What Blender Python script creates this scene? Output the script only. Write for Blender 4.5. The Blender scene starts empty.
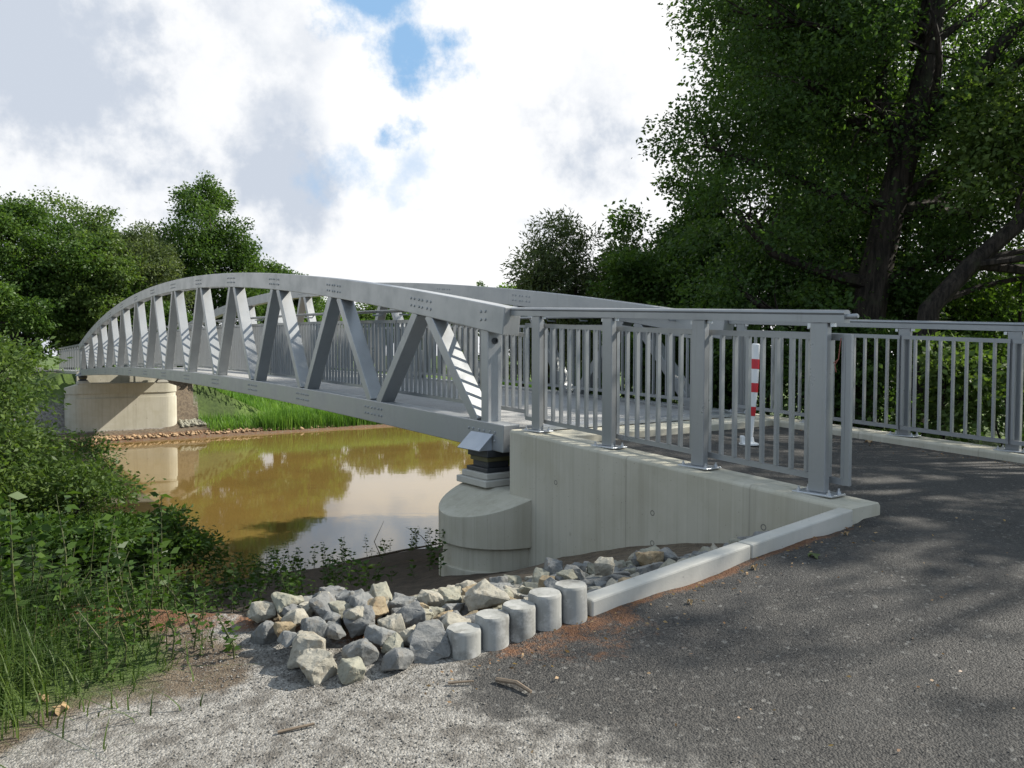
import bpy, bmesh, math, random
import numpy as np
from mathutils import Vector, Matrix
R = math.radians
random.seed(7)
SC = bpy.context.scene
COL = SC.collection

# ------------------------------------------------------------------ camera, sky, sun, exposure
cam_d = bpy.data.cameras.new("camera"); cam = bpy.data.objects.new("camera", cam_d); COL.objects.link(cam)
cam_d.sensor_width = 36.0; cam_d.lens = 36.0 * 760 / 1024
cam.location = (0, 0, 0); cam.rotation_euler = (R(90 - 2.19), 0, 0)       # eye is the origin
cam_d.clip_start = .05; cam_d.clip_end = 3000
SC.camera = cam

SUN = Vector((1.03, .277, .89)).normalized()                               # towards the sun
SUN_EL = math.asin(SUN.z); SUN_AZ = math.atan2(SUN.x, SUN.y)
sd = bpy.data.lights.new("sun", 'SUN'); sd.energy = 5.0; sd.angle = R(.55); sd.color = (1, .95, .86)
so = bpy.data.objects.new("sun", sd); COL.objects.link(so)
so.rotation_euler = (-SUN).to_track_quat('-Z', 'Y').to_euler(); so.location = (30, 8, 30)

W = bpy.data.worlds.new("World"); SC.world = W; W.use_nodes = True
def build_world():
    nt = W.node_tree; nt.nodes.clear(); N = nt.nodes.new; L = nt.links.new
    out = N('ShaderNodeOutputWorld'); bg = N('ShaderNodeBackground'); bg.inputs[1].default_value = .057
    L(bg.outputs[0], out.inputs[0])
    sky = N('ShaderNodeTexSky'); sky.sky_type = 'NISHITA'; sky.sun_disc = False
    sky.sun_elevation = SUN_EL; sky.sun_rotation = SUN_AZ; sky.altitude = 300
    sky.air_density = 1.0; sky.dust_density = .6; sky.ozone_density = 1.5
    tc = N('ShaderNodeTexCoord')
    # project the direction on a cloud layer
    sep = N('ShaderNodeSeparateXYZ'); L(tc.outputs['Generated'], sep.inputs[0])
    def M(op, a, b=None, c=None, clamp=False):
        n = N('ShaderNodeMath'); n.operation = op; n.use_clamp = clamp
        for i, v in enumerate((a, b, c)):
            if v is None: continue
            if isinstance(v, (int, float)): n.inputs[i].default_value = v
            else: L(v, n.inputs[i])
        return n.outputs[0]
    zz = M('MAXIMUM', sep.outputs[2], 0.0); zd = M('ADD', zz, .22)
    cx = M('DIVIDE', sep.outputs[0], zd); cy = M('DIVIDE', sep.outputs[1], zd)
    cv = N('ShaderNodeCombineXYZ'); L(cx, cv.inputs[0]); L(cy, cv.inputs[1]); L(M('MULTIPLY', zz, 1.0), cv.inputs[2])
    def noise(scale, detail, rough, off, vec=None):
        mp = N('ShaderNodeMapping'); mp.inputs['Location'].default_value = off
        L(vec or cv.outputs[0], mp.inputs[0])
        n = N('ShaderNodeTexNoise'); n.inputs['Scale'].default_value = scale
        n.inputs['Detail'].default_value = detail; n.inputs['Roughness'].default_value = rough
        L(mp.outputs[0], n.inputs['Vector']); return n.outputs[0]
    def ramp(v, a, b):
        n = N('ShaderNodeMapRange'); n.interpolation_type = 'SMOOTHSTEP'
        n.inputs['From Min'].default_value = a; n.inputs['From Max'].default_value = b
        L(v, n.inputs[0]); return n.outputs[0]
    nrm = N('ShaderNodeVectorMath'); nrm.operation = 'NORMALIZE'; L(tc.outputs['Generated'], nrm.inputs[0])
    warp = noise(6.5, 10, .60, (9.1, 3.7, 5.0), nrm.outputs[0])
    def near(d, r0, r1, amt=.0):                      # 1 close to direction d, with a ragged rim
        dd = Vector(d).normalized()
        n = N('ShaderNodeVectorMath'); n.operation = 'DISTANCE'; L(nrm.outputs[0], n.inputs[0]); n.inputs[1].default_value = dd
        ragged = M('ADD', n.outputs['Value'], M('MULTIPLY', M('SUBTRACT', fine, .5), amt))
        return ramp(ragged, r1, r0)
    fine = noise(5.5, 9, .62, (2.3, 8.1, 0), nrm.outputs[0])
    cover = ramp(noise(1.35, 9, .58, (3.7, 5.2, 0)), .30, .46)
    # a few openings of blue between the clouds
    hole = M('MAXIMUM', near((-.162, 1, .475), .046, .090, .28), near((-.140, 1, .40), .032, .074, .28))
    hole = M('MAXIMUM', hole, M('MULTIPLY', near((-.165, 1, .29), .014, .05, .26), .95))
    hole = M('MAXIMUM', hole, M('MULTIPLY', near((-.135, 1, .237), .0, .055, .30), .55)); hole = M('MAXIMUM', hole, M('MULTIPLY', near((-.19, 1, .247), .0, .05, .30), .6))
    hole = M('MAXIMUM', hole, M('MULTIPLY', near((-.21, 1, .50), .0, .06, .34), .9))
    back = M('MAXIMUM', ramp(sep.outputs[1], .25, -.25), ramp(sep.outputs[2], .50, .72))   # clearer behind the viewer and overhead
    cover = M('MAXIMUM', M('SUBTRACT', 1.0, back), M('MULTIPLY', cover, .45))
    cover = M('MULTIPLY', cover, M('SUBTRACT', 1.0, hole), clamp=True)
    # grey-blue undersides
    g = ramp(noise(6.0, 10, .58, (1.3, 6.4, 2.0), nrm.outputs[0]), .42, .64)
    grey = M('MULTIPLY', g, .34)
    grey = M('ADD', grey, M('MULTIPLY', near((-.56, 1, .23), .10, .36, .4), .95))
    grey = M('ADD', grey, M('MULTIPLY', near((-.36, 1, .30), .04, .22, .4), .05))
    grey = M('ADD', grey, M('MULTIPLY', near((-.27, 1, .20), .01, .08, .3), .3))
    grey = M('ADD', grey, M('MULTIPLY', near((.09, 1, .235), .02, .15, .35), .8), clamp=True)
    grey = M('MULTIPLY', grey, M('MULTIPLY_ADD', ramp(warp, .40, .56), .75, .25), clamp=True)
    mixc = N('ShaderNodeMix'); mixc.data_type = 'RGBA'; L(grey, mixc.inputs[0])
    mixc.inputs[6].default_value = (11.8, 11.8, 11.8, 1); mixc.inputs[7].default_value = (6.6, 7.25, 8.3, 1)
    blue = N('ShaderNodeMix'); blue.data_type = 'RGBA'; blue.inputs[0].default_value = .8
    L(sky.outputs[0], blue.inputs[6]); blue.inputs[7].default_value = (3.8, 6.6, 10.2, 1)
    fin = N('ShaderNodeMix'); fin.data_type = 'RGBA'; L(cover, fin.inputs[0])
    L(blue.outputs[2], fin.inputs[6]); L(mixc.outputs[2], fin.inputs[7])
    L(fin.outputs[2], bg.inputs[0])
build_world()
SC.view_settings.view_transform = 'Standard'; SC.view_settings.look = 'None'
SC.view_settings.gamma = 1; SC.view_settings.use_curve_mapping = False
SC.view_settings.exposure = .72
SC.cycles.max_bounces = 7; SC.cycles.diffuse_bounces = 3; SC.cycles.glossy_bounces = 3
SC.cycles.transmission_bounces = 3; SC.cycles.transparent_max_bounces = 4
SC.cycles.use_denoising = True

# ------------------------------------------------------------------ site frame: s along the bridge (away), c across it (right)
NB = np.array([-.25, 8.5]); _t = math.hypot(.585, .811)
BX, BY = -.585 / _t, .811 / _t; AX, AY = .811 / _t, .585 / _t
def P(s, c, z): return Vector((NB[0] + s * BX + c * AX, NB[1] + s * BY + c * AY, z))
def to_sc(x, y):
    dx = x - NB[0]; dy = y - NB[1]; return dx * BX + dy * BY, dx * AX + dy * AY
SV = Vector((BX, BY, 0)); CV = Vector((AX, AY, 0)); ZV = Vector((0, 0, 1))
LB = 35.86; WB = 3.6
WATER = -4.3

def sstep(a, b, x):
    t = np.clip((np.asarray(x, float) - a) / (b - a), 0, 1); return t * t * (3 - 2 * t)
_rs = np.random.RandomState(3); _lat = _rs.rand(256, 256)
def vnoise(x, y):
    x = np.asarray(x, float); y = np.asarray(y, float)
    xi = np.floor(x).astype(int); yi = np.floor(y).astype(int); fx = x - xi; fy = y - yi
    fx = fx * fx * (3 - 2 * fx); fy = fy * fy * (3 - 2 * fy)
    g = lambda i, j: _lat[i % 256, j % 256]
    return (g(xi, yi) * (1 - fx) + g(xi + 1, yi) * fx) * (1 - fy) + (g(xi, yi + 1) * (1 - fx) + g(xi + 1, yi + 1) * fx) * fy
def fbm(x, y, o=4):
    v = 0; a = .5
    for k in range(o):
        v = v + a * vnoise(x * 2 ** k + 17.3 * k, y * 2 ** k + 5.1 * k); a *= .5
    return v                                                          # about 0 .. 1
def path_z(s): return -.87 + .055 * (s + .875)
def crest(c): return -4.4 + 1.9 * sstep(-2.5, -4.8, c) + .9 * sstep(-4.8, -9, c)
def ht_sc(s, c):
    s = np.asarray(s, float); c = np.asarray(c, float)
    cr = crest(c)
    zs = path_z(np.minimum(s, cr)) - .075 * np.clip(-.25 - c, 0, 7)
    slope = zs + (-2.5 - zs) * np.clip((s - cr) / (.4 - cr), 0, 1)
    west = np.where(s <= cr, zs, slope)
    bank = np.interp(s, [.4, 7.7, 12, 30, 34.4, 36, 40, 60, 120], [-2.5, -4.3, -5.6, -5.6, -4.3, -3.6, -2.9, -2.3, -1.7])
    z = np.where(s < .4, west, bank)
    pz = path_z(s)
    east = np.maximum(np.minimum(pz - .06 - .42 * np.clip(c - 3.95, 0, 40), z), -2.2) if False else np.minimum(pz - .06, pz - .42 * np.clip(c - 3.9, 0, 3.2))
    east = np.where(s < -.3, east, np.minimum(east, np.interp(s, [-.3, .4], [-1.2, -2.5])))
    east = np.where(s > .4, bank, east)
    mask_path = (s < -.55) & (c > -.02)
    z = np.where((c > 3.85) & (s < .4), east, z)
    z = np.where(mask_path & (c <= 3.85), pz, z)
    fill = -5.6 + 3.3 * sstep(7.5, 13, c - .3 * np.maximum(0, s))
    z = np.where((s > .4) & (s < 60), np.maximum(z, fill), z)
    emb = -.95 - .012 * (s - 36) - .5 * np.maximum(0, np.abs(c - 1.8) - 2.75)
    z = np.where(s > 36.3, np.maximum(z, emb), z)
    return z
def ht(x, y):
    s, c = to_sc(np.asarray(x, float), np.asarray(y, float)); return ht_sc(s, c)

# ------------------------------------------------------------------ naming helpers
def tag(o, label=None, cat=None, group=None, kind=None):
    if label: o['label'] = label
    if cat: o['category'] = cat
    if group: o['group'] = group
    if kind: o['kind'] = kind
    return o
def thing(name, label, cat, loc=(0, 0, 0), group=None):
    o = bpy.data.objects.new(name, None); COL.objects.link(o); o.location = loc; o.empty_display_size = .2
    return tag(o, label, cat, group)
def world_loc(o):
    v = Vector((0, 0, 0))
    while o: v = v + o.location; o = o.parent
    return v
class MB:
    def __init__(s): s.v = []; s.f = []; s.m = []
    def add(s, vs, fs, mi=0):
        n = len(s.v); s.v.extend([tuple(v) for v in vs]); s.f.extend([tuple(i + n for i in f) for f in fs]); s.m.extend([mi] * len(fs)); return s
    def box(s, c, ax, ay, az, dx, dy, dz, mi=0):
        c = Vector(c); a = ax * (dx / 2); b = ay * (dy / 2); d = az * (dz / 2)
        v = [c + a * i + b * j + d * k for k in (-1, 1) for j in (-1, 1) for i in (-1, 1)]
        return s.add(v, [(0, 2, 3, 1), (4, 5, 7, 6), (0, 1, 5, 4), (2, 6, 7, 3), (0, 4, 6, 2), (1, 3, 7, 5)], mi)
    def sbox(s, sa, sb, ca, cb, za, zb, mi=0):          # box in the site frame
        return s.box(P((sa + sb) / 2, (ca + cb) / 2, (za + zb) / 2), SV, CV, ZV, abs(sb - sa), abs(cb - ca), abs(zb - za), mi)
    def prism(s, prof, path, ups, sides, mi=0, cap=True):   # prof: (side, up) loop swept along path
        n = len(prof); vs = []
        for p, u, w in zip(path, ups, sides):
            for a, b in prof: vs.append(Vector(p) + w * a + u * b)
        fs = []
        for i in range(len(path) - 1):
            for j in range(n):
                k = (j + 1) % n; fs.append((i * n + j, i * n + k, (i + 1) * n + k, (i + 1) * n + j))
        if cap: fs.append(tuple(range(n))[::-1]); fs.append(tuple((len(path) - 1) * n + j for j in range(n)))
        return s.add(vs, fs, mi)
    def tube(s, pts, rad, n=8, mi=0, cap=True):
        pts = [Vector(p) for p in pts]; rad = rad if isinstance(rad, (list, tuple)) else [rad] * len(pts)
        vs = []; prev = None
        for i, p in enumerate(pts):
            t = (pts[min(i + 1, len(pts) - 1)] - pts[max(i - 1, 0)]).normalized()
            if prev is None:
                x = t.orthogonal().normalized()
            else:
                x = (prev - t * prev.dot(t)); x = x.normalized() if x.length > 1e-6 else t.orthogonal().normalized()
            prev = x; y = t.cross(x)
            for k in range(n):
                a = 2 * math.pi * k / n; vs.append(p + (x * math.cos(a) + y * math.sin(a)) * rad[i])
        fs = []
        for i in range(len(pts) - 1):
            for k in range(n):
                l = (k + 1) % n; fs.append((i * n + k, i * n + l, (i + 1) * n + l, (i + 1) * n + k))
        if cap: fs.append(tuple(range(n))[::-1]); fs.append(tuple((len(pts) - 1) * n + k for k in range(n)))
        return s.add(vs, fs, mi)
    def lathe(s, base, prof, n=20, mi=0, axis=None):
        base = Vector(base); ax = axis or ZV; x = ax.orthogonal().normalized(); y = ax.cross(x); vs = []
        for r, h in prof:
            for k in range(n):
                a = 2 * math.pi * k / n; vs.append(base + ax * h + (x * math.cos(a) + y * math.sin(a)) * r)
        fs = []
        for i in range(len(prof) - 1):
            for k in range(n):
                l = (k + 1) % n; fs.append((i * n + k, i * n + l, (i + 1) * n + l, (i + 1) * n + k))
        fs.append(tuple(range(n))[::-1]); fs.append(tuple((len(prof) - 1) * n + k for k in range(n)))
        return s.add(vs, fs, mi)
    def build(s, name, mat, parent=None, bevel=0, smooth=False, seg=1):
        me = bpy.data.meshes.new(name)
        vs = np.array(s.v, float)
        ctr = (vs.min(0) + vs.max(0)) / 2; ctr[2] = vs[:, 2].min()
        me.from_pydata((vs - ctr).tolist(), [], s.f)
        for m in (mat if isinstance(mat, (list, tuple)) else [mat]): me.materials.append(m)
        if len(set(s.m)) > 1: me.polygons.foreach_set('material_index', s.m)
        me.update()
        if smooth:
            bm = bmesh.new(); bm.from_mesh(me)
            for f in bm.faces: f.smooth = True
            for e in bm.edges:
                if len(e.link_faces) != 2 or e.calc_face_angle(0) > R(40): e.smooth = False
            bm.to_mesh(me); bm.free()
        o = bpy.data.objects.new(name, me); COL.objects.link(o)
        o.location = Vector(ctr) - (world_loc(parent) if parent else Vector((0, 0, 0)))
        if parent: o.parent = parent
        if bevel:
            b = o.modifiers.new('edge', 'BEVEL'); b.width = bevel; b.segments = seg; b.limit_method = 'ANGLE'; b.angle_limit = R(40)
        return o
def np_mesh(name, verts, quads, mat, parent=None, attrs=None, smooth=False, base=None):
    """verts (n,3) world, quads (m,4) or (m,3)"""
    verts = np.asarray(verts, np.float32); quads = np.asarray(quads, np.int32)
    k = quads.shape[1]
    ctr = np.array(base if base is not None else ((verts.min(0) + verts.max(0)) / 2), np.float32)
    if base is None: ctr[2] = verts[:, 2].min()
    me = bpy.data.meshes.new(name)
    me.vertices.add(len(verts)); me.vertices.foreach_set('co', (verts - ctr).ravel())
    me.loops.add(quads.size); me.loops.foreach_set('vertex_index', quads.ravel())
    me.polygons.add(len(quads)); me.polygons.foreach_set('loop_start', np.arange(0, quads.size, k, dtype=np.int32))
    if smooth: me.polygons.foreach_set('use_smooth', np.ones(len(quads), bool))
    for an, dom, val in (attrs or []):
        a = me.attributes.new(an, 'FLOAT', dom); a.data.foreach_set('value', np.asarray(val, np.float32))
    me.update(calc_edges=True)
    for m in (mat if isinstance(mat, (list, tuple)) else [mat]): me.materials.append(m)
    o = bpy.data.objects.new(name, me); COL.objects.link(o)
    o.location = Vector([float(v) for v in ctr]) - (world_loc(parent) if parent else Vector((0, 0, 0)))
    if parent: o.parent = parent
    return o

# ------------------------------------------------------------------ materials
class NT:
    def __init__(s, name):
        s.m = bpy.data.materials.new(name); s.m.use_nodes = True; s.t = s.m.node_tree; s.t.nodes.clear()
        s.out = s.N('ShaderNodeOutputMaterial'); s.geo = s.N('ShaderNodeNewGeometry')
        s.oi = s.N('ShaderNodeObjectInfo')
        s.pos = s.geo.outputs['Position']
    def N(s, t): return s.t.nodes.new(t)
    def L(s, a, b): s.t.links.new(a, b)
    def put(s, sock, v):
        if isinstance(v, (int, float)): sock.default_value = v
        elif isinstance(v, (tuple, list)): sock.default_value = tuple(v) + ((1,) if len(v) == 3 and len(sock.default_value) == 4 else ())
        else: s.L(v, sock)
    def math(s, op, a, b=0, c=None, clamp=False):
        n = s.N('ShaderNodeMath'); n.operation = op; n.use_clamp = clamp
        s.put(n.inputs[0], a); s.put(n.inputs[1], b)
        if c is not None: s.put(n.inputs[2], c)
        return n.outputs[0]
    def mapping(s, scale=(1, 1, 1), off=(0, 0, 0), vec=None, rot=(0, 0, 0)):
        n = s.N('ShaderNodeMapping'); n.inputs['Scale'].default_value = scale; n.inputs['Location'].default_value = off
        n.inputs['Rotation'].default_value = rot
        s.L(vec or s.pos, n.inputs[0]); return n.outputs[0]
    def noise(s, scale, detail=4, rough=.55, vec=None, dist=0):
        n = s.N('ShaderNodeTexNoise'); n.inputs['Scale'].default_value = scale; n.inputs['Detail'].default_value = detail
        n.inputs['Roughness'].default_value = rough; n.inputs['Distortion'].default_value = dist
        s.L(vec or s.pos, n.inputs['Vector']); return n.outputs[0]
    def vor(s, scale, vec=None, feat='F1'):
        n = s.N('ShaderNodeTexVoronoi'); n.inputs['Scale'].default_value = scale; n.feature = feat
        s.L(vec or s.pos, n.inputs['Vector']); return n
    def mr(s, v, a, b, c=0., d=1., smooth=True):
        n = s.N('ShaderNodeMapRange'); n.interpolation_type = 'SMOOTHSTEP' if smooth else 'LINEAR'
        n.inputs['From Min'].default_value = a; n.inputs['From Max'].default_value = b
        n.inputs['To Min'].default_value = c; n.inputs['To Max'].default_value = d
        s.L(v, n.inputs[0]); return n.outputs[0]
    def mix(s, f, a, b, mode='MIX'):
        n = s.N('ShaderNodeMix'); n.data_type = 'RGBA'; n.blend_type = mode
        s.put(n.inputs[0], f); s.put(n.inputs[6], a); s.put(n.inputs[7], b); return n.outputs[2]
    def attr(s, name):
        n = s.N('ShaderNodeAttribute'); n.attribute_name = name; return n.outputs['Fac']
    def bump(s, h, strength=.4, dist=.01):
        n = s.N('ShaderNodeBump'); n.inputs['Strength'].default_value = strength; n.inputs['Distance'].default_value = dist
        s.L(h, n.inputs['Height']); return n.outputs[0]
    def principled(s, col, rough=.6, metal=0, spec=.5, normal=None):
        n = s.N('ShaderNodeBsdfPrincipled'); s.put(n.inputs['Base Color'], col); s.put(n.inputs['Roughness'], rough)
        s.put(n.inputs['Metallic'], metal); s.put(n.inputs['Specular IOR Level'], spec)
        if normal is not None: s.L(normal, n.inputs['Normal'])
        return n
    def end(s, sh): s.L(sh.outputs[0] if hasattr(sh, 'outputs') else sh, s.out.inputs[0]); return s.m

def m_paint(name, col, rough=.36, metal=.3, dirt=.12):
    t = NT(name)
    dirt = dirt * 2.2; n = t.noise(2.2, 6, .68); n2 = t.noise(38, 3, .6)
    streak = t.noise(1.0, 4, .6, t.mapping((22, 22, 1.6)))
    c = t.mix(t.mr(n, .35, .75, 0, dirt), col, [v * .62 for v in col])
    c = t.mix(t.mr(streak, .55, .8, 0, dirt * 1.3), c, (col[0] * .66, col[1] * .64, col[2] * .58))
    c = t.mix(t.mr(n2, .62, .8, 0, dirt * .8), c, [min(1, v * 1.2) for v in col])
    r = t.mr(n, .3, .8, rough - .07, rough + .12)
    return t.end(t.principled(c, r, metal, .5, t.bump(n2, .05, .002)))
MET = m_paint('grey_coated_steel', (.35, .36, .362))
MET2 = m_paint('railing_steel', (.285, .295, .298), .34, .35)
GALV = m_paint('galvanised_plate', (.55, .57, .59), .33, .7, .22)
DARK = m_paint('dark_bearing_steel', (.055, .06, .065), .45, .3)
YELL = m_paint('yellow_bearing_edge', (.10, .092, .04), .6, 0)
COVM = m_paint('pale_grey_sheet', (.40, .44, .49), .38, .4)

def m_concrete(name, col, streak=1., rust=0., boards=False, worn=False):
    t = NT(name)
    big = t.noise(1.3, 5, .6); med = t.noise(7, 5, .6); fine = t.noise(70, 4, .65)
    st = t.noise(1.0, 5, .65, t.mapping((7.5, 7.5, .35)))
    st2 = t.noise(1.0, 3, .5, t.mapping((26, 26, .8)))
    c = t.mix(t.mr(big, .35, .68, 0, .7), col, (col[0] * .80, col[1] * .79, col[2] * .74))
    c = t.mix(t.mr(st, .45, .72, 0, .55 * streak), c, (col[0] * .62, col[1] * .61, col[2] * .57))
    c = t.mix(t.mr(st2, .52, .78, 0, .4 * streak), c, (col[0] * 1.18, col[1] * 1.18, col[2] * 1.16))
    c = t.mix(t.mr(med, .60, .78, 0, .35), c, (col[0] * .68, col[1] * .66, col[2] * .60))
    if worn:
        c = t.mix(t.mr(t.noise(13, 6, .75), .48, .66, 0, .6), c, (.42, .41, .385)); c = t.mix(t.mr(t.noise(5, 5, .7, t.mapping((1, 1, 1), (5, 2, 8))), .52, .66, 0, .7), c, (.13, .125, .11))
    if boards:                                          # vertical shuttering boards and panel joints
        d = t.N('ShaderNodeVectorMath'); d.operation = 'DOT_PRODUCT'; t.L(t.pos, d.inputs[0]); d.inputs[1].default_value = (BX, BY, 0)
        u = t.math('DIVIDE', d.outputs['Value'], .105); wn = t.N('ShaderNodeTexWhiteNoise'); wn.noise_dimensions = '1D'
        t.L(t.math('FLOOR', u), wn.inputs['W'])
        c = t.mix(t.math('MULTIPLY', wn.outputs['Value'], .16), c, (col[0] * .68, col[1] * .67, col[2] * .63))
        fr = t.math('FRACT', u); line = t.math('MULTIPLY', t.mr(t.math('ABSOLUTE', t.math('SUBTRACT', fr, .5)), .455, .49, 0, 1), .12)
        c = t.mix(line, c, (.13, .125, .11))
        fj = t.math('FRACT', t.math('DIVIDE', t.math('ADD', d.outputs['Value'], .37), 1.26)); c = t.mix(t.math('MULTIPLY', t.mr(t.math('ABSOLUTE', t.math('SUBTRACT', fj, .5)), .492, .497, 0, 1), .28), c, (.10, .097, .088))
        c = t.mix(t.math('MULTIPLY', t.mr(t.noise(.9, 3, .5, t.mapping((1, 1, 1.6), (3, 1, 2))), .56, .66, 0, 1), .35), c, (.36, .33, .24))
    v = t.vor(1.9, t.mapping((1, 1, .8), (.3, .1, .7)))
    spot = t.mr(v.outputs['Distance'], .03, .07, 1, 0)
    c = t.mix(t.math('MULTIPLY', spot, .65), c, (.10, .095, .085))
    v2 = t.vor(16); c = t.mix(t.math('MULTIPLY', t.mr(v2.outputs['Distance'], .05, .09, 1, 0), .55), c, (.13, .125, .11))
    if rust:
        sp = t.N('ShaderNodeSeparateXYZ'); t.L(t.pos, sp.inputs[0])
        wet = t.mr(t.math('ADD', sp.outputs[2], t.math('MULTIPLY', med, .8)), -3.55, -4.15, 0, 1)
        c = t.mix(t.math('MULTIPLY', wet, rust), c, (.30, .17, .07))
    h = t.math('ADD', t.math('MULTIPLY', fine, .5), t.math('MULTIPLY', st, .8))
    return t.end(t.principled(c, .86, 0, .25, t.bump(h, .25, .006)))
CONC = m_concrete('board_marked_concrete', (.47, .445, .365), .8, .9, True)
CONC2 = m_concrete('kerb_concrete', (.46, .445, .40), .35)
CONC3 = m_concrete('palisade_concrete', (.30, .30, .285), 1.6, worn=True)

TIE = m_concrete('tie_hole_plug', (.20, .195, .17), .5)
def m_ground():
    t = NT('ground_surface')
    asph, soil, grass, rust, mud = (t.attr(k) for k in ('asph', 'soil', 'grass', 'rust', 'mud'))
    n1 = t.noise(2.3, 5, .6); n2 = t.noise(9, 5, .62); n3 = t.noise(60, 4, .7)
    va = t.vor(150); vb = t.vor(115); vc = t.vor(52)
    # asphalt
    a = t.mix(t.mr(va.outputs['Color'], .15, .95, 0, 1, False), (.014, .0136, .013), (.078, .073, .065))
    a = t.mix(t.mr(t.vor(60).outputs['Color'], .80, .98, 0, .8), a, (.17, .165, .15))
    a = t.mix(t.mr(n1, .4, .75, 0, .4), a, (.062, .06, .055))
    a = t.mix(t.mr(t.noise(26, 4, .6), .60, .72, 0, .4), a, (.10, .085, .07))
    # gravel
    g = t.mix(t.mr(vb.outputs['Color'], .1, .95, 0, 1, False), (.105, .098, .086), (.345, .325, .29))
    g = t.mix(t.mr(vc.outputs['Color'], .55, .95, 0, .5), g, (.25, .24, .22))
    g = t.mix(t.mr(n2, .42, .68, 0, .8), g, (.075, .066, .055))
    # soil
    so_ = t.mix(t.mr(n2, .3, .7), (.14, .108, .072), (.066, .048, .033))
    so_ = t.mix(t.mr(n3, .52, .72, 0, .7), so_, (.20, .17, .13))
    so_ = t.mix(t.mr(vb.outputs['Color'], .75, .98, 0, .6), so_, (.24, .23, .20))
    gr = t.mix(t.mr(n2, .3, .7), (.028, .045, .012), (.055, .082, .022))
    gr = t.mix(t.mr(t.noise(.35, 4, .6), .35, .7, 0, .6), gr, (.15, .23, .045))
    md = t.mix(t.mr(n2, .3, .7), (.085, .062, .042), (.04, .031, .022))
    ru = t.mix(t.mr(n3, .35, .7), (.11, .043, .018), (.19, .095, .045))
    def edge(w, k=.35): return t.mr(t.math('ADD', w, t.math('MULTIPLY', t.math('SUBTRACT', t.math('ADD', t.math('MULTIPLY', n2, .6), t.math('MULTIPLY', n3, .4)), .5), k * 2)), .3, .7)
    c = t.mix(edge(asph, .6), g, a)
    c = t.mix(edge(soil, .5), c, so_)
    c = t.mix(edge(mud, .3), c, md)
    c = t.mix(edge(grass, .4), c, gr)
    c = t.mix(t.math('MULTIPLY', edge(rust, .9), .85), c, ru)
    h = t.math('ADD', t.math('MULTIPLY', vb.outputs['Distance'], -1.3), t.math('MULTIPLY', n3, .7))
    h = t.math('ADD', h, t.math('MULTIPLY', va.outputs['Distance'], -.8))
    p = t.principled(c, t.mr(asph, 0, 1, .9, .72), 0, .3, t.bump(h, .5, .009))
    return t.end(p)
GROUND = m_ground()

def m_leaf(name, dark, mid, light, trans=.35, rough=.45):
    t = NT(name); a = t.attr('tone')
    r = t.N('ShaderNodeValToRGB'); t.L(a, r.inputs[0]); e = r.color_ramp.elements
    e[0].position = .0; e[0].color = dark + (1,); e[1].position = 1; e[1].color = light + (1,)
    m = e.new(.5); m.color = mid + (1,)
    p = t.principled(r.outputs[0], rough, 0, .18)
    tr = t.N('ShaderNodeBsdfTranslucent')
    tc = t.mix(.6, r.outputs[0], (.9, 1.0, .25), 'MULTIPLY'); tc2 = t.mix(1., tc, (1.7, 1.7, 1.4), 'MULTIPLY'); t.L(tc2, tr.inputs[0])
    mx = t.N('ShaderNodeMixShader'); mx.inputs[0].default_value = trans
    t.L(p.outputs[0], mx.inputs[1]); t.L(tr.outputs[0], mx.inputs[2])
    return t.end(mx)
LEAF = {
 'oak': m_leaf('oak_leaf', (0.0316, 0.0622, 0.0136), (0.0509, 0.0961, 0.0203), (0.0961, 0.1527, 0.0339)),
 'lime': m_leaf('lime_leaf', (.042, .075, .018), (.072, .115, .028), (.125, .175, .048)),
 'alder': m_leaf('alder_leaf', (0.0267, 0.0545, 0.0146), (0.0459, 0.0872, 0.0217), (0.0848, 0.1393, 0.0315), .42),
 'willow': m_leaf('willow_leaf', (0.0562, 0.0796, 0.0328), (0.0842, 0.1123, 0.0468), (0.1404, 0.1732, 0.0749)),
 'bright': m_leaf('young_leaf', (0.0468, 0.0936, 0.0140), (0.0796, 0.1451, 0.0234), (0.1498, 0.2293, 0.0421), .42),
 'nettle': m_leaf('weed_leaf', (.022, .048, .009), (.038, .075, .013), (.075, .125, .024), .3),
 'grass': m_leaf('grass_blade', (.022, .045, .009), (.038, .074, .013), (.078, .115, .026), .32),
 'reed': m_leaf('reed_blade', (.06, .13, .02), (.10, .20, .035), (.19, .30, .06), .35),
 'brown': m_leaf('dry_leaf', (.16, .085, .04), (.25, .15, .08), (.38, .27, .15), .2),
}
def m_bark():
    t = NT('bark'); st = t.noise(1, 6, .7, t.mapping((16, 16, 2.5)), .4); n = t.noise(3, 4)
    c = t.mix(t.mr(st, .35, .65), (.012, .010, .008), (.048, .039, .03))
    c = t.mix(t.mr(n, .55, .75, 0, .5), c, (.05, .06, .028))
    return t.end(t.principled(c, .92, 0, .2, t.bump(st, .9, .03)))
BARK = m_bark()
def m_stem():
    t = NT('green_stem'); return t.end(t.principled(t.mix(t.noise(20), (.05, .075, .02), (.10, .09, .04)), .7))
STEM = m_stem()
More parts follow.
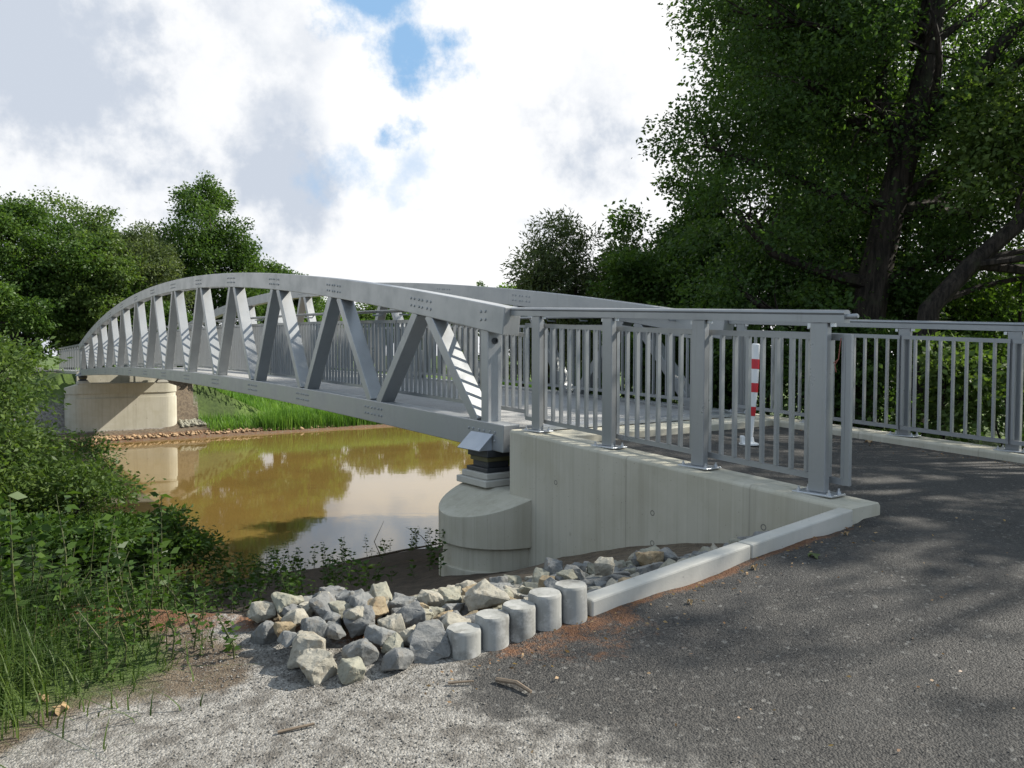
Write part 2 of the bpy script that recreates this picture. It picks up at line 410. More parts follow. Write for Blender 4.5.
def m_rock(name, a, b, c3):
    t = NT(name); oi = t.oi.outputs['Random']
    oc = t.N('ShaderNodeTexCoord').outputs['Object']
    n = t.noise(9, 6, .65, oc, .6); f = t.noise(75, 5, .7); l = t.noise(1, 5, .6, t.mapping((34, 9, 15), (0, 0, 0), oc, (.4, .7, .2)))
    c = t.mix(t.mr(n, .35, .66), a, b); c = t.mix(t.mr(l, .52, .74, 0, .6), c, c3)
    c = t.mix(t.mr(f, .50, .72, 0, .65), c, [v * .5 for v in a]); c = t.mix(t.mr(t.noise(14, 5, .7, oc), .56, .68, 0, .6), c, (.17, .135, .09))
    c = t.mix(t.math('MULTIPLY', oi, .35), c, [v * .6 for v in b])
    h = t.math('ADD', t.math('MULTIPLY', n, 1.), t.math('MULTIPLY', f, .35))
    return t.end(t.principled(c, .85, 0, .3, t.bump(h, .8, .012)))
ROCK = [m_rock('blue_grey_stone', (0.146, 0.151, 0.148), (0.241, 0.239, 0.224), (0.172, 0.139, 0.092)),
        m_rock('pale_stone', (0.267, 0.248, 0.200), (0.361, 0.336, 0.276), (0.215, 0.151, 0.080)),
        m_rock('ochre_stone', (0.241, 0.181, 0.104), (0.318, 0.260, 0.172), (0.181, 0.092, 0.040)),
        m_rock('dark_stone', (0.129, 0.130, 0.124), (0.198, 0.197, 0.188), (0.275, 0.260, 0.232)),
        m_rock('greenish_stone', (0.224, 0.218, 0.172), (0.310, 0.298, 0.232), (0.189, 0.134, 0.072))]
RUBBLE = m_rock('rusty_rubble', (.30, .19, .10), (.40, .29, .18), (.22, .11, .05))
def m_water():
    t = NT('muddy_water')
    w = t.noise(1, 3, .5, t.mapping((1.1, 1.1, 1))); w2 = t.noise(1, 3, .55, t.mapping((.35, .9, 1), rot=(0, 0, .6)))
    rip = t.noise(1, 2, .5, t.mapping((5, 9, 1), rot=(0, 0, .62)))
    h = t.math('ADD', t.math('ADD', t.math('MULTIPLY', w, .5), w2), t.math('MULTIPLY', rip, .12))
    c = t.mix(t.mr(t.noise(.25, 4, .6), .35, .7), (.172, .112, .031), (.146, .095, .028))
    p = t.principled(c, .035, 0, .5, t.bump(h, .06, .03)); p.inputs['IOR'].default_value = 1.55
    return t.end(p)
WATERM = m_water()
def m_deck():
    t = NT('deck_coating'); v = t.vor(110); n = t.noise(2.5, 5, .6)
    c = t.mix(t.mr(v.outputs['Color'], .1, .9, 0, 1, False), (.24, .235, .225), (.36, .355, .34))
    c = t.mix(t.mr(n, .4, .7, 0, .5), c, (.22, .21, .195))
    return t.end(t.principled(c, .8, 0, .3, t.bump(v.outputs['Distance'], .3, .004)))
DECK = m_deck()
WHITE = m_paint('white_plastic', (.74, .74, .72), .4, 0, .12)
RED = m_paint('red_reflective_band', (.52, .016, .028), .35, 0, .12)
WOOD = (lambda t: t.end(t.principled(t.mix(t.noise(1, 5, .6, t.mapping((40, 40, 8))), (.10, .07, .045), (.26, .20, .14)), .85)))(NT('dry_wood'))

# ------------------------------------------------------------------ SETTING: ground sheet, path, water
def axis(parts):
    out = []
    for a, b, st in parts:
        n = max(1, int(round((b - a) / st))); out += list(np.linspace(a, b, n, endpoint=False))
    return np.array(out + [parts[-1][1]])
def grid_obj(name, S, C, zfun, afun, mat):
    SS, CC = np.meshgrid(S, C, indexing='ij'); s = SS.ravel(); c = CC.ravel()
    z = zfun(s, c); v = np.stack([NB[0] + s * BX + c * AX, NB[1] + s * BY + c * AY, z], 1)
    ns, nc = len(S), len(C); idx = np.arange(ns * nc).reshape(ns, nc)
    q = np.stack([idx[:-1, :-1].ravel(), idx[:-1, 1:].ravel(), idx[1:, 1:].ravel(), idx[1:, :-1].ravel()], 1)
    q = q[:, ::-1]
    if np.cross(v[q[0, 1]] - v[q[0, 0]], v[q[0, 2]] - v[q[0, 0]])[2] < 0: q = q[:, ::-1]
    return np_mesh(name, v, q, mat, None, [(k, 'POINT', val) for k, val in afun(s, c, z).items()], smooth=True)
def ground_attrs(s, c, z):
    n = fbm(s * 1.3, c * 1.3); n2 = fbm(s * 3.1 + 40, c * 3.1 + 9)
    cr = crest(c)
    asph = sstep(-3.95, -2.5, c + (n - .5) * 1.5) * sstep(3.9, 3.6, c) * (s < -.55)
    asph = np.where((c < -.02) & (s > -4.38), 0, asph)
    asph = np.maximum(asph * np.where(c < -.1, .92, 1), 0)
    asph = np.where((s > 36.3) & (np.abs(c - 1.8) < 1.75), 1., asph)
    soil = np.where((c < -.02) & (s > cr - .12 * sstep(-2.4, -3.2, c) + .03 + (n - .5) * .5 * sstep(-2.4, -3.2, c)) & (s < .8), 1., 0.)
    soil = np.maximum(soil, sstep(-3.45, -3.9, c + (n - .5) * .9) * sstep(-4.30, -3.8, s + (n2 - .5) * .9) * (s < .5) * .95)
    mud = np.where((s > -1.8) & (s < 9) & (c > -8), sstep(-1.8, -.6, s), 0.)
    mud = np.where((s > 7.0) & (s < 33.6), 1., mud)
    grass = sstep(-3.70, -4.25, c + (n - .5) * .7) * sstep(-4.4, -3.3, s + (c + 4.2) * .2 + (n2 - .5) * .5)
    grass = np.where((s > 34.6) & (s < 36.3), sstep(34.75, 35.0, s + (n - .5) * .5), grass)
    grass = np.where(s >= 36.3, 1., grass)
    grass = np.where((s > 34) & (s < 36.4) & (c < 4.5), 0., grass)
    filled = (s > .4) & (s < 36) & (c - .3 * np.maximum(0, s) > 9.5)
    grass = np.where(filled, .9, grass); mud = np.where(filled, .3, mud)
    dirt = (s > 35) & (s < 41) & (c > 3.8) & (c < 5.7 + (n - .5) * 1.4 - (s - 36) * .2)
    grass = np.where(dirt, 0., grass); soil = np.where(dirt, 1., soil)
    grass = np.where((s > 36.3) & (np.abs(c - 1.8) < 2.0), 0., grass)
    soil = np.where((s > 33) & (s < 35.5), .8, soil)
    east = (c > 3.95) & (s < 7); far_e = sstep(8, 12, c + (n - .5) * 4); grass = np.where(east, np.maximum(.45 * n2, .9 * far_e), grass); mud = np.where(east, 1. - far_e, mud)
    rust = np.where((c < -2.2) & (s < -2.6) & (c > -4.6), np.exp(-((s - cr + .05) / .30) ** 2) * (.45 + 1.3 * (n2 - .40)), 0.)
    rust = np.maximum(rust, np.where((s < -4.38) & (c < -.2) & (c > -3.0), np.exp(-((s + 4.43) / .06) ** 2) * (.15 + n2), 0.))
    rust = np.maximum(rust, np.where((s > 34) & (s < 35.4), .5, 0.))
    return dict(asph=asph, soil=soil, grass=grass, rust=rust, mud=mud)
S_ax = axis([(-900, -60, 120), (-60, -14, 4), (-14, -8, .5), (-8, -5, .12), (-5, -2, .05), (-2, 1.2, .1), (1.2, 9, .35), (9, 33, 3), (33, 42, .3), (42, 70, 2), (70, 200, 12), (200, 1400, 150)])
C_ax = axis([(-900, -60, 120), (-60, -14, 4), (-14, -6, .4), (-6, -2, .06), (-2, 1, .07), (1, 6, .2), (6, 16, .6), (16, 60, 3), (60, 900, 120)])
def ground_z(s, c):
    z = ht_sc(s, c)
    n = (fbm(s * .9 + 3, c * .9 + 8) - .47) * .12 + (fbm(s * 4 + 3, c * 4 + 8) - .47) * .035
    on = ((s < crest(c) - .1) | ((c > -.1) & (c < 3.95))) & (s < -.4)
    amp = np.where(on, .10, 1.) * np.where((s > -1.5) & (s < 9), 1.9, 1.) * np.where((c > .1) & (c < 3.9) & (s < -.5), 0, 1) * np.where((s > 36) & (np.abs(c - 1.8) < 2.5), .1, 1)
    return z + n * amp
tag(grid_obj('ground', S_ax, C_ax, ground_z, ground_attrs, GROUND), kind='structure')
def path_zf(s, c): return path_z(s) + .005 - .014 * sstep(-4.30, -4.62, s)
def path_at(s, c, z):
    d = ground_attrs(s, c, z); d['asph'] = np.ones_like(s); d['soil'] *= 0; d['grass'] *= 0; d['mud'] *= 0; d['rust'] *= 0
    d['rust'] = .42 * np.exp(-((c - 3.36) / .10) ** 2) + .3 * np.exp(-((c - .22) / .08) ** 2); return d
tag(grid_obj('path', axis([(-4.8, -4.2, .06), (-4.2, -1.25, .12)]), axis([(.165, 3.43, .12)]), path_zf, path_at, GROUND), kind='structure')
mb = MB(); mb.v = [P(5, -400, WATER), P(38, -400, WATER), P(38, 400, WATER), P(5, 400, WATER)]; mb.f = [(3, 2, 1, 0)]; mb.m = [0]
w = mb.build('river_water', WATERM); tag(w, kind='structure')
if w.data.polygons[0].normal.z < 0: w.data.flip_normals()

# ------------------------------------------------------------------ BRIDGE
HZ = lambda u: 2.06 - 1.48 * u * u
def uu(s): return (s / LB - .5) * 2
def top_z(s): return HZ(uu(s))                       # upper face of the arched top chord
def bot_z(s): return -.41 - .325 * uu(s) ** 2        # upper face of the bottom chord
DK = -.035                                           # deck surface below the bottom chord's upper face
bridge = thing('footbridge', 'light grey arched steel truss footbridge spanning the muddy river', 'footbridge', P(LB / 2, WB / 2, -1.1))
NBAY = 13; BAY = LB / NBAY
def chord(name, c, zf, depth, width, s0, s1, n=90):
    mbc = MB(); path = []; ups = []
    for i in range(n + 1):
        s = s0 + (s1 - s0) * i / n; d = (zf(s + .01) - zf(s - .01)) / .02
        up = (ZV - SV * d).normalized(); ups.append(up); path.append(P(s, c, zf(s)) - up * depth / 2)
    mbc.prism([(-width / 2, -depth / 2), (width / 2, -depth / 2), (width / 2, depth / 2), (-width / 2, depth / 2)], path, ups, [CV] * (n + 1))
    return mbc.build(name, MET, bridge, bevel=.010, seg=2, smooth=False)
BOLTS = []
def bolt_dots(parent, c, face, pts):
    for s, z in pts: BOLTS.append((P(s, c, z).length, s, c, z, face, parent))
def bolt_mesh(b, s, c, z, face): return b.lathe(P(s, c, z), [(.016, -.004), (.016, .008), (.010, .012)], 6, axis=CV * face)
def build_bolts():
    BOLTS.sort(key=lambda v: v[0])
    for d, s, c, z, face, par in BOLTS[:100]: bolt_mesh(MB(), s, c, z, face).build('bolt', MET, par)
    rest = MB()
    for d, s, c, z, face, par in BOLTS[100:]: bolt_mesh(rest, s, c, z, face)
    tag(rest.build('bolts', MET, bridge), kind='stuff')
for c0, face in ((0, -1), (WB, -1)):
    tc = chord('top_chord', c0, top_z, .30, .22, -.45, LB + .45)
    bc = chord('bottom_chord', c0, bot_z, .30, .22, -.42, LB + .42)
    fc = c0 - .11
    for k in range(NBAY + 1):
        s = k * BAY
        pts = []
        for dz in (-.10, -.19):
            for ds in (-.26, -.17, .17, .26, -.05, .05): pts.append((s + ds, bot_z(s + ds) + dz))
        bolt_dots(bc, fc, -1, pts)
        if k < NBAY:
            s = (k + .5) * BAY
            bolt_dots(tc, fc, -1, [(s + ds, top_z(s + ds) + dz) for dz in (-.11, -.20) for ds in (-.25, -.16, -.04, .04, .16, .25)])
    bolt_dots(tc, fc, -1, [(-.03 + ds, top_z(0) + dz) for dz in (-.10, -.19) for ds in (-.05, .04)])
    def bar(s0, z0, s1, z1, w=.135):
        a = P(s0, c0, z0); b_ = P(s1, c0, z1); d = (b_ - a).normalized(); up = d.cross(CV).normalized()
        m_ = MB(); m_.prism([(-.105, -w / 2), (.105, -w / 2), (.105, w / 2), (-.105, w / 2)], [a, b_], [up, up], [CV, CV])
        return m_.build('diagonal', MET, bridge, bevel=.006)
    for k in range(NBAY):
        sb0 = k * BAY + .13; st = (k + .5) * BAY; sb1 = (k + 1) * BAY - .13
        bar(sb0, bot_z(sb0) - .02, st - .15, top_z(st - .15) - .28)
        bar(sb1, bot_z(sb1) - .02, st + .15, top_z(st + .15) - .28)
    for s, sg in ((-.03, 1), (LB + .03, -1)):
        m_ = MB(); m_.sbox(s - .07, s + .07, c0 - .09, c0 + .09, bot_z(s) - .01, top_z(s) - .27)
        ep = m_.build('end_post', MET, bridge, bevel=.006)
        r_ = MB(); ax = SV * (-sg)
        r_.lathe(P(s, c0, top_z(s) - .42) + ax * .071, [(.036, 0), (.036, .02), (.022, .02), (.022, .004)], 16, axis=ax)
        r_.build('cable_gland', DARK, ep, smooth=True)
build_bolts()
# deck with cross beams
m_ = MB(); path = []; ups = []
for i in range(61):
    s = -.40 + (LB + .8) * i / 60; path.append(P(s, WB / 2, bot_z(s) + DK - .06)); ups.append(ZV)
m_.prism([(-WB / 2 + .112, -.06), (WB / 2 - .112, -.06), (WB / 2 - .112, .06), (-WB / 2 + .112, .06)], path, ups, [CV] * 61)
m_.build('deck', DECK, bridge)
for k in range(NBAY + 1):
    s = k * BAY; m_ = MB(); m_.sbox(s - .07, s + .07, .108, WB - .108, bot_z(s) - .27, bot_z(s) + DK - .122)
    m_.build('cross_beam', MET, bridge)
# inner railings
def handrail_tube(c, s0, s1, off):
    m_ = MB(); m_.tube([P(s0 + (s1 - s0) * i / 50, c, bot_z(s0 + (s1 - s0) * i / 50) + off) for i in range(51)], .024, 10)
    return m_.build('handrail', MET2, bridge, smooth=True)
def drop(s):                                           # the panel's upper bar dips at the two bridge ends
    e = min(s, LB - s); return -.16 * (1 - min(1, max(0, (e + .3) / 1.7)))
for c, sg in ((.27, 1), (WB - .27, -1)):
    hr = handrail_tube(c, .3, LB - .3, 1.27)
    for k in range(NBAY):
        sa, sb = max(k * BAY, -.35 if k == 0 else 0) + (.015 if k else -.35), (k + 1) * BAY - .015 + (.35 if k == NBAY - 1 else 0)
        m_ = MB(); n = 9
        for off, h in ((.12, .045), (1.12, .045)):
            ps = [sa + (sb - sa) * i / n for i in range(n + 1)]
            m_.prism([(-.012, -h / 2), (.012, -h / 2), (.012, h / 2), (-.012, h / 2)], [P(s, c, bot_z(s) + off + (drop(s) if off > 1 else 0)) for s in ps], [ZV] * (n + 1), [CV] * (n + 1))
        nb = int(round((sb - sa) / .128))
        for j in range(nb + 1):
            s = sa + .02 + (sb - sa - .04) * j / nb
            m_.sbox(s - .011, s + .011, c - .019, c + .019, bot_z(s) + .142, bot_z(s) + 1.098 + drop(s))
        m_.build('railing_panel', MET2, bridge)
    for k in range(NBAY):                               # brackets hold rail and panels to the truss
        for s in (k * BAY + .42, (k + 1) * BAY - .42):
            m_ = MB(); z = bot_z(s)
            m_.tube([P(s, c - sg * .18, z + 1.21), P(s, c - sg * .03, z + 1.21), P(s, c, z + 1.25)], .011, 6)
            m_.build('rail_bracket', MET2, hr)
# bearings (one under each end of the near truss and the far truss)
def bearing(s, c, zt):
    z0 = -1.43; b = MB()
    b.sbox(s - .21, s + .21, c - .19, c + .19, -1.285, -1.24); b.sbox(s - .15, s + .15, c - .14, c + .14, -1.24, -1.17)
    b.sbox(s - .20, s + .20, c - .18, c + .18, -1.12, zt)
    o = b.build('bearing', DARK, bridge, bevel=.006)
    y = MB(); y.sbox(s - .17, s + .17, c - .16, c + .16, -1.17, -1.12); y.build('sliding_plate', YELL, o)
    return o
for s in (-.02, LB + .02):
    for c in (0, WB): bearing(s, c, bot_z(0) - .305)
    # sloped sheet over the bearing on the outer side
    for c, sg in ((0, -1), (WB, 1)):
        m_ = MB(); e0 = P(s, c + sg * .115, -.865); e1 = P(s, c + sg * .30, -1.035); d = (e1 - e0)
        up = SV.cross(d).normalized(); up = up if up.z > 0 else -up
        m_.box((e0 + e1) / 2, SV, d.normalized(), up, .44, d.length, .012)
        for k in (-.19, .19):
            m_.add([P(s + k, c + sg * .115, -.875), P(s + k, c + sg * .115, -1.04), P(s + k, c + sg * .29, -1.04)], [(0, 1, 2)])
        m_.build('bearing_cover', COVM, bridge)
m_ = MB(); m_.sbox(-.72, -.42, .2, WB - .2, -.80, -.765); m_.build('expansion_plate', GALV, bridge)

# ------------------------------------------------------------------ ABUTMENTS
WALLTOP = lambda s: -.785 + .055 * (s + .875)
def stadium(sc_, r, zb, zt_fun, c0, c1, n=26):
    vs = []; loop = []
    for i in range(n + 1):
        a = -math.pi / 2 - math.pi * i / n; loop.append((sc_ + r * math.sin(a) * -1 * -1, c0 + r * math.cos(a)))
    for i in range(n + 1):
        a = math.pi / 2 - math.pi * i / n; loop.append((sc_ + r * math.sin(a), c1 + r * math.cos(a)))
    return loop
def abutment(sg, label, s_end):
    """sg = -1 near bank (body lies at s<0), +1 far bank"""
    SS = lambda d: (d * sg if sg < 0 else LB + d) if False else ((-d) if sg < 0 else LB + d)
    root = thing('abutment', label, 'abutment', P(SS(.39), WB / 2, -2.6))
    cs, r = SS(.39), .65
    c0, c1 = -.14, WB + .14
    def shell(rr, zb, zt, name, bev=.012, sloped=False):
        loop = []
        n = 24
        for i in range(n + 1):
            a = math.pi * i / n; loop.append((cs + rr * math.cos(a), c0 - rr * math.sin(a)))
        for i in range(n + 1):
            a = math.pi * i / n; loop.append((cs - rr * math.cos(a), c1 + rr * math.sin(a)))
        m_ = MB(); k = len(loop)
        def top(c):
            if not sloped: return zt
            return zt - .33 * max(0, (c0 - .02) - c) - .33 * max(0, c - (c1 + .02))
        vs = [P(s, c, zb) for s, c in loop] + [P(s, c, top(c)) for s, c in loop]
        fs = [(i, (i + 1) % k, k + (i + 1) % k, k + i) for i in range(k)]
        # the upper face as strips between mirrored points of each rounded end
        for base in (0, n + 1):
            for i in range(n // 2):
                a, b = base + i, base + i + 1; d, e = base + n - i, base + n - i - 1
                fs.append((k + a, k + b, k + e, k + d) if b != e else (k + a, k + b, k + d))
        fs.append((k, k + n, k + n + 1, k + 2 * n + 1))
        fs.append(tuple(range(k))[::-1])
        m_.add(vs, fs)
        me = m_.build(name, CONC, root, bevel=bev, seg=2)
        bm = bmesh.new(); bm.from_mesh(me.data); bmesh.ops.recalc_face_normals(bm, faces=bm.faces); bm.to_mesh(me.data); bm.free()
        return me
    shell(r, -1.93, -1.43, 'pier_head', .012, True)
    shell(r - .045, -2.16, -1.931, 'recessed_band', 0)
    shell(r + .0, -6.0, -2.161, 'footing', .02)
    for c in (0, WB):
        m_ = MB(); s = SS(.02)
        m_.sbox(s - .30, s + .30, c - .27, c + .27, -1.428, -1.355); m_.sbox(s - .255, s + .255, c - .225, c + .225, -1.353, -1.287)
        m_.build('bearing_plinth', CONC2, root, bevel=.008)
    # wing walls with sloping tops
    def wing(ca, cb, s_from, s_to, extra=0):
        m_ = MB(); n = 8; vs = []; ch = .02
        prof = lambda s: [(ca, -3.2), (cb, -3.2), (cb, wt(s) - ch), (cb - ch, wt(s)), (ca + ch, wt(s)), (ca, wt(s) - ch)]
        wt = (lambda s: WALLTOP(s) + extra) if sg < 0 else (lambda s: -.80 - .012 * (s - 36) + extra)
        for i in range(n + 1):
            s = s_from + (s_to - s_from) * i / n
            vs += [P(s, c, z) for c, z in prof(s)]
        k = 6; fs = []
        for i in range(n):
            for j in range(k):
                l = (j + 1) % k; fs.append((i * k + j, i * k + l, (i + 1) * k + l, (i + 1) * k + j))
        fs.append(tuple(range(k))); fs.append(tuple(n * k + j for j in range(k))[::-1])
        m_.add(vs, fs); o = m_.build('wing_wall', CONC, root, bevel=.006)
        bm = bmesh.new(); bm.from_mesh(o.data); bmesh.ops.recalc_face_normals(bm, faces=bm.faces); bm.to_mesh(o.data); bm.free()
        return o
    ww = wing(-.20, .16, SS(.66), s_end)
    if sg < 0:
        for s, z in ((-1.42, -1.22), (-2.68, -1.30), (-3.75, -1.22), (-1.42, -2.0), (-2.68, -1.55)):
            h_ = MB(); h_.lathe(P(s, -.199, z), [(.024, -.01), (.024, .002), (.017, .0022), (.015, .0005)], 14, axis=-CV); h_.build('tie_hole', TIE, ww, smooth=True)
    wing(WB - .16, WB + .20, SS(.66), s_end)
    m_ = MB(); a, b = sorted((SS(.66), SS(1.25)))
    zt = -.80 if sg < 0 else -.82
    m_.sbox(a, b, .162, WB - .162, -3.1, zt - .012); m_.build('back_wall', CONC, root, bevel=.006)
abutment(-1, 'near concrete abutment with round pier head and long wing wall beside the rocks', -4.40)
abutment(1, 'far concrete abutment with rounded corner standing at the water across the river', LB + 11)

# ------------------------------------------------------------------ APPROACH RAILINGS
def ease(prof, path, up, side): pass
RAILPROF = [(-.036, -.088), (.036, -.088), (.036, -.036), (.028, -.034), (.040, -.022), (.034, -.008), (.018, 0), (-.018, 0), (-.034, -.008), (-.040, -.022), (-.028, -.034), (-.036, -.036)]
def railing(label, c, inward, posts, s0, s1, ztop, zbase, ps0, ps1, group=None):
    root = thing('railing', label, 'railing', P((s0 + s1) / 2, c, zbase((s0 + s1) / 2)), group)
    d = (ztop(s1) - ztop(s0)) / (s1 - s0); up = (ZV - SV * d).normalized()
    m_ = MB(); m_.prism(RAILPROF, [P(s0, c, ztop(s0)), P(s1, c, ztop(s1))], [ZV, ZV], [CV, CV]); h = m_.build('handrail', MET2, root, smooth=True)
    e = MB(); sg = 1 if s1 > s0 else -1
    e.lathe(P(s1, c, ztop(s1) - .045) , [(.018, 0), (.018, .07), (.012, .078)], 12, axis=SV * sg); e.build('end_plug', MET2, h, smooth=True)
    for s in posts:
        zb, zt = zbase(s), ztop(s)
        m_ = MB(); m_.sbox(s - .063, s + .063, c - .03, c + .03, zb + .016, zt - .0885); p = m_.build('post', MET2, root, bevel=.006, seg=2)
        b = MB(); b.sbox(s - .15, s + .15, c - .09, c + .09, zb + .002, zb + .015); bp = b.build('base_plate', GALV, p, bevel=.003)
        for ds in (-.115, .115):
            for dc in (-.06, .06):
                g = MB(); g.lathe(P(s + ds, c + dc, zb + .0155), [(.015, 0), (.015, .014), (.008, .016), (.008, .032)], 8)
                g.build('anchor_bolt', GALV, bp)
        for ds in (-.085, .085): k = MB(); k.box(P(s + ds, c + inward * .01, zt - .105), SV, CV, ZV, .03, .03, .03); k.build('rail_clip', GALV, p)
    pc = c + inward * .085
    zt_ = lambda s: ztop(s) - .185; zb_ = lambda s: zt_(s) - .985
    bounds = [ps0] + [(a + b) / 2 if False else s for s, a, b in zip(posts, posts, posts)] + [ps1]
    bounds = sorted(set([round(v, 4) for v in bounds]))
    bounds = [v for v in bounds if min(ps0, ps1) - 1e-6 <= v <= max(ps0, ps1) + 1e-6]
    for a, b_ in zip(bounds[:-1], bounds[1:]):
        if b_ - a < .12: continue
        m_ = MB(); a2, b2 = a + .012, b_ - .012
        for zf in (zt_, zb_):
            m_.prism([(-.012, -.021), (.012, -.021), (.012, .021), (-.012, .021)], [P(a2, pc, zf(a2)), P(b2, pc, zf(b2))], [ZV, ZV], [CV, CV])
        nb = max(1, int(round((b2 - a2) / .132)))
        for j in range(nb + 1):
            s = a2 + .011 + (b2 - a2 - .022) * j / nb
            m_.sbox(s - .011, s + .011, pc - .019, pc + .019, zb_(s) + .022, zt_(s) - .022)
        m_.build('railing_panel', MET2, root)
    # flat end bar closing the last panel
    m_ = MB(); s = ps1; m_.sbox(s - .028, s + .028, pc - .016, pc + .016, zb_(s) - .021, zt_(s) + .021); m_.build('end_bar', MET2, root, bevel=.003)
    for s in posts:
        for zf in (zt_, zb_):
            m_ = MB(); m_.box(P(s, c + inward * .05, zf(s)), SV, CV, ZV, .03, .044, .03); m_.build('panel_spacer', MET2, root)
    return root
ztA = lambda s: .484 + .055 * (s + .875); zbA = lambda s: -.785 + .055 * (s + .875)
railing('grey steel railing on the near wing wall, in front of the red and white post', 0, 1, [-.875, -1.939, -2.996, -4.046], -.455, -4.235, ztA, zbA, -.55, -4.20)
railing('grey steel railing along the far path edge in front of dark bushes', WB, -1, [-.64, -1.72, -2.80, -3.88, -4.96], -.455, -5.3, ztA, zbA, -.55, -5.3)
ztF = lambda s: .56 - .012 * (s - 36); zbF = lambda s: -.80 - .012 * (s - 36)
for c, inw, lb in ((0, 1, 'distant grey railing beyond the far bridge end, on the left wing wall'), (WB, -1, 'distant grey railing beyond the far bridge end, on the right wing wall')):
    railing(lb, c, inw, [LB + .9 + 1.12 * k for k in range(10)], LB + .455, LB + 11.2, ztF, zbF, LB + .55, LB + 11.2)

# ------------------------------------------------------------------ KERB STONES, PALISADE POSTS
def kerb(c0, c1, label):
    m_ = MB(); vs = []
    for c in (c0, c1):
        zt = float(ht_sc(-4.45, c)) + .085
        vs += [P(-4.42, c, zt - .42), P(-4.42, c, zt), P(-4.32, c, zt), P(-4.32, c, zt - .42)]
    m_.add(vs, [(0, 1, 5, 4), (1, 2, 6, 5), (2, 3, 7, 6), (3, 0, 4, 7), (0, 3, 2, 1), (4, 5, 6, 7)])
    o = m_.build('kerb_stone', CONC2, None, bevel=.010, seg=2)
    bm = bmesh.new(); bm.from_mesh(o.data); bmesh.ops.recalc_face_normals(bm, faces=bm.faces); bm.to_mesh(o.data); bm.free()
    tag(o, label, 'kerb stone', 'concrete edging kerbs of the asphalt')
kerb(-2.42, -1.24, 'pale concrete kerb stone between the round palisade posts and its twin')
kerb(-1.232, -.205, 'pale concrete kerb stone touching the end of the wing wall')
m_ = MB(); vs = []
for s in (-4.42, -14):
    zt = path_z(s) + .085; vs += [P(s, WB - .16, zt - .4), P(s, WB - .16, zt), P(s, WB + .20, zt), P(s, WB + .20, zt - .4)]
m_.add(vs, [(0, 1, 5, 4), (1, 2, 6, 5), (2, 3, 7, 6), (3, 0, 4, 7), (0, 3, 2, 1), (4, 5, 6, 7)])
o = m_.build('concrete_kerb', CONC2, None, bevel=.015, seg=2)
bm = bmesh.new(); bm.from_mesh(o.data); bmesh.ops.recalc_face_normals(bm, faces=bm.faces); bm.to_mesh(o.data); bm.free()
tag(o, 'long low concrete kerb under the far railing at the right', 'kerb')
m_ = MB(); m_.sbox(-4.46, -4.40, -.21, .165, -1.5, WALLTOP(-4.4) - .012); 
PAL = [(-4.375, -2.505), (-4.36, -2.645), (-4.345, -2.785), (-4.335, -2.925), (-4.325, -3.065)]
HTOP = [.19, .185, .16, .15, .125]
PLAB = ['round grey concrete palisade post touching the kerb stone end', 'round grey concrete palisade post second from the kerb stone', 'round grey concrete palisade post in the middle of the five',
        'round grey concrete palisade post second from the free end of the row', 'round grey concrete palisade post at the free end, lowest of the row']
for (s, c), h, lb in zip(PAL, HTOP, PLAB):
    z0 = float(ht_sc(-4.5, c)); m_ = MB(); n = 28; rr = .076; loop = []
    for i in range(n):
        a = 2 * math.pi * i / n; x = rr * math.cos(a); y = rr * math.sin(a)
        # concave notch on the west side takes the neighbouring post
        d = math.hypot(x, y + .135); 
        if d < rr * .93: y = -.135 + math.sqrt(max(0, (rr * .93) ** 2 - x * x))
        loop.append((x, y))
    vs = []; h *= .93; levels = [(1, z0 - .25), (1, z0 + h - .014), (.985, z0 + h - .008), (.93, z0 + h)]
    for f, z in levels: vs += [P(s + x * f, c + y * f, z) for x, y in loop]
    fs = [(L_ * n + i, L_ * n + (i + 1) % n, (L_ + 1) * n + (i + 1) % n, (L_ + 1) * n + i) for L_ in range(3) for i in range(n)]
    fs.append(tuple(range(n))[::-1]); fs.append(tuple(3 * n + i for i in range(n)))
    m_.add(vs, fs); o = m_.build('palisade_post', CONC3, None, smooth=True)
    bm = bmesh.new(); bm.from_mesh(o.data); bmesh.ops.recalc_face_normals(bm, faces=bm.faces); bm.to_mesh(o.data); bm.free()
    o.rotation_euler = (random.uniform(-.02, .02), random.uniform(-.02, .02), 0)
    tag(o, lb, 'palisade post', 'concrete palisade posts edging the rocks')

# ------------------------------------------------------------------ BOLLARD
bs, bcn = -2.12, 1.80
zb = path_z(bs) + .012; b0 = P(bs, bcn, zb)
bol = thing('bollard', 'white bollard with three red bands standing in the middle of the path', 'bollard', b0)
bax = (ZV + Vector((.058, 0, 0))).normalized()
prof = [(.036, .02), (.037, .10), (.040, .28), (.046, .42), (.052, .60), (.050, .75), (.046, .90), (.042, 1.035), (.030, 1.045)]
m_ = MB(); m_.lathe(b0, prof, 24, axis=bax); bp = m_.build('post', WHITE, bol, smooth=True)
for za, zc in ((.30, .395), (.545, .640), (.785, .885)):
    ra, rc = np.interp([za, zc], [h for _, h in prof], [r for r, _ in prof])
    m_ = MB(); m_.lathe(b0, [(ra + .002, za), ((ra + rc) / 2 + .0025, (za + zc) / 2), (rc + .002, zc)], 24, axis=bax); m_.build('red_band', RED, bp, smooth=True)
m_ = MB(); m_.lathe(b0, [(.10, 0), (.10, .014), (.055, .03), (.048, .075)], 20); bf = m_.build('foot', WHITE, bol, smooth=True)
m_ = MB(); m_.box(b0 + Vector((-.075, -.02, .055)), Vector((1, 0, 0)), Vector((0, 1, 0)), ZV, .04, .05, .08); m_.build('hinge_block', WHITE, bf, bevel=.006)

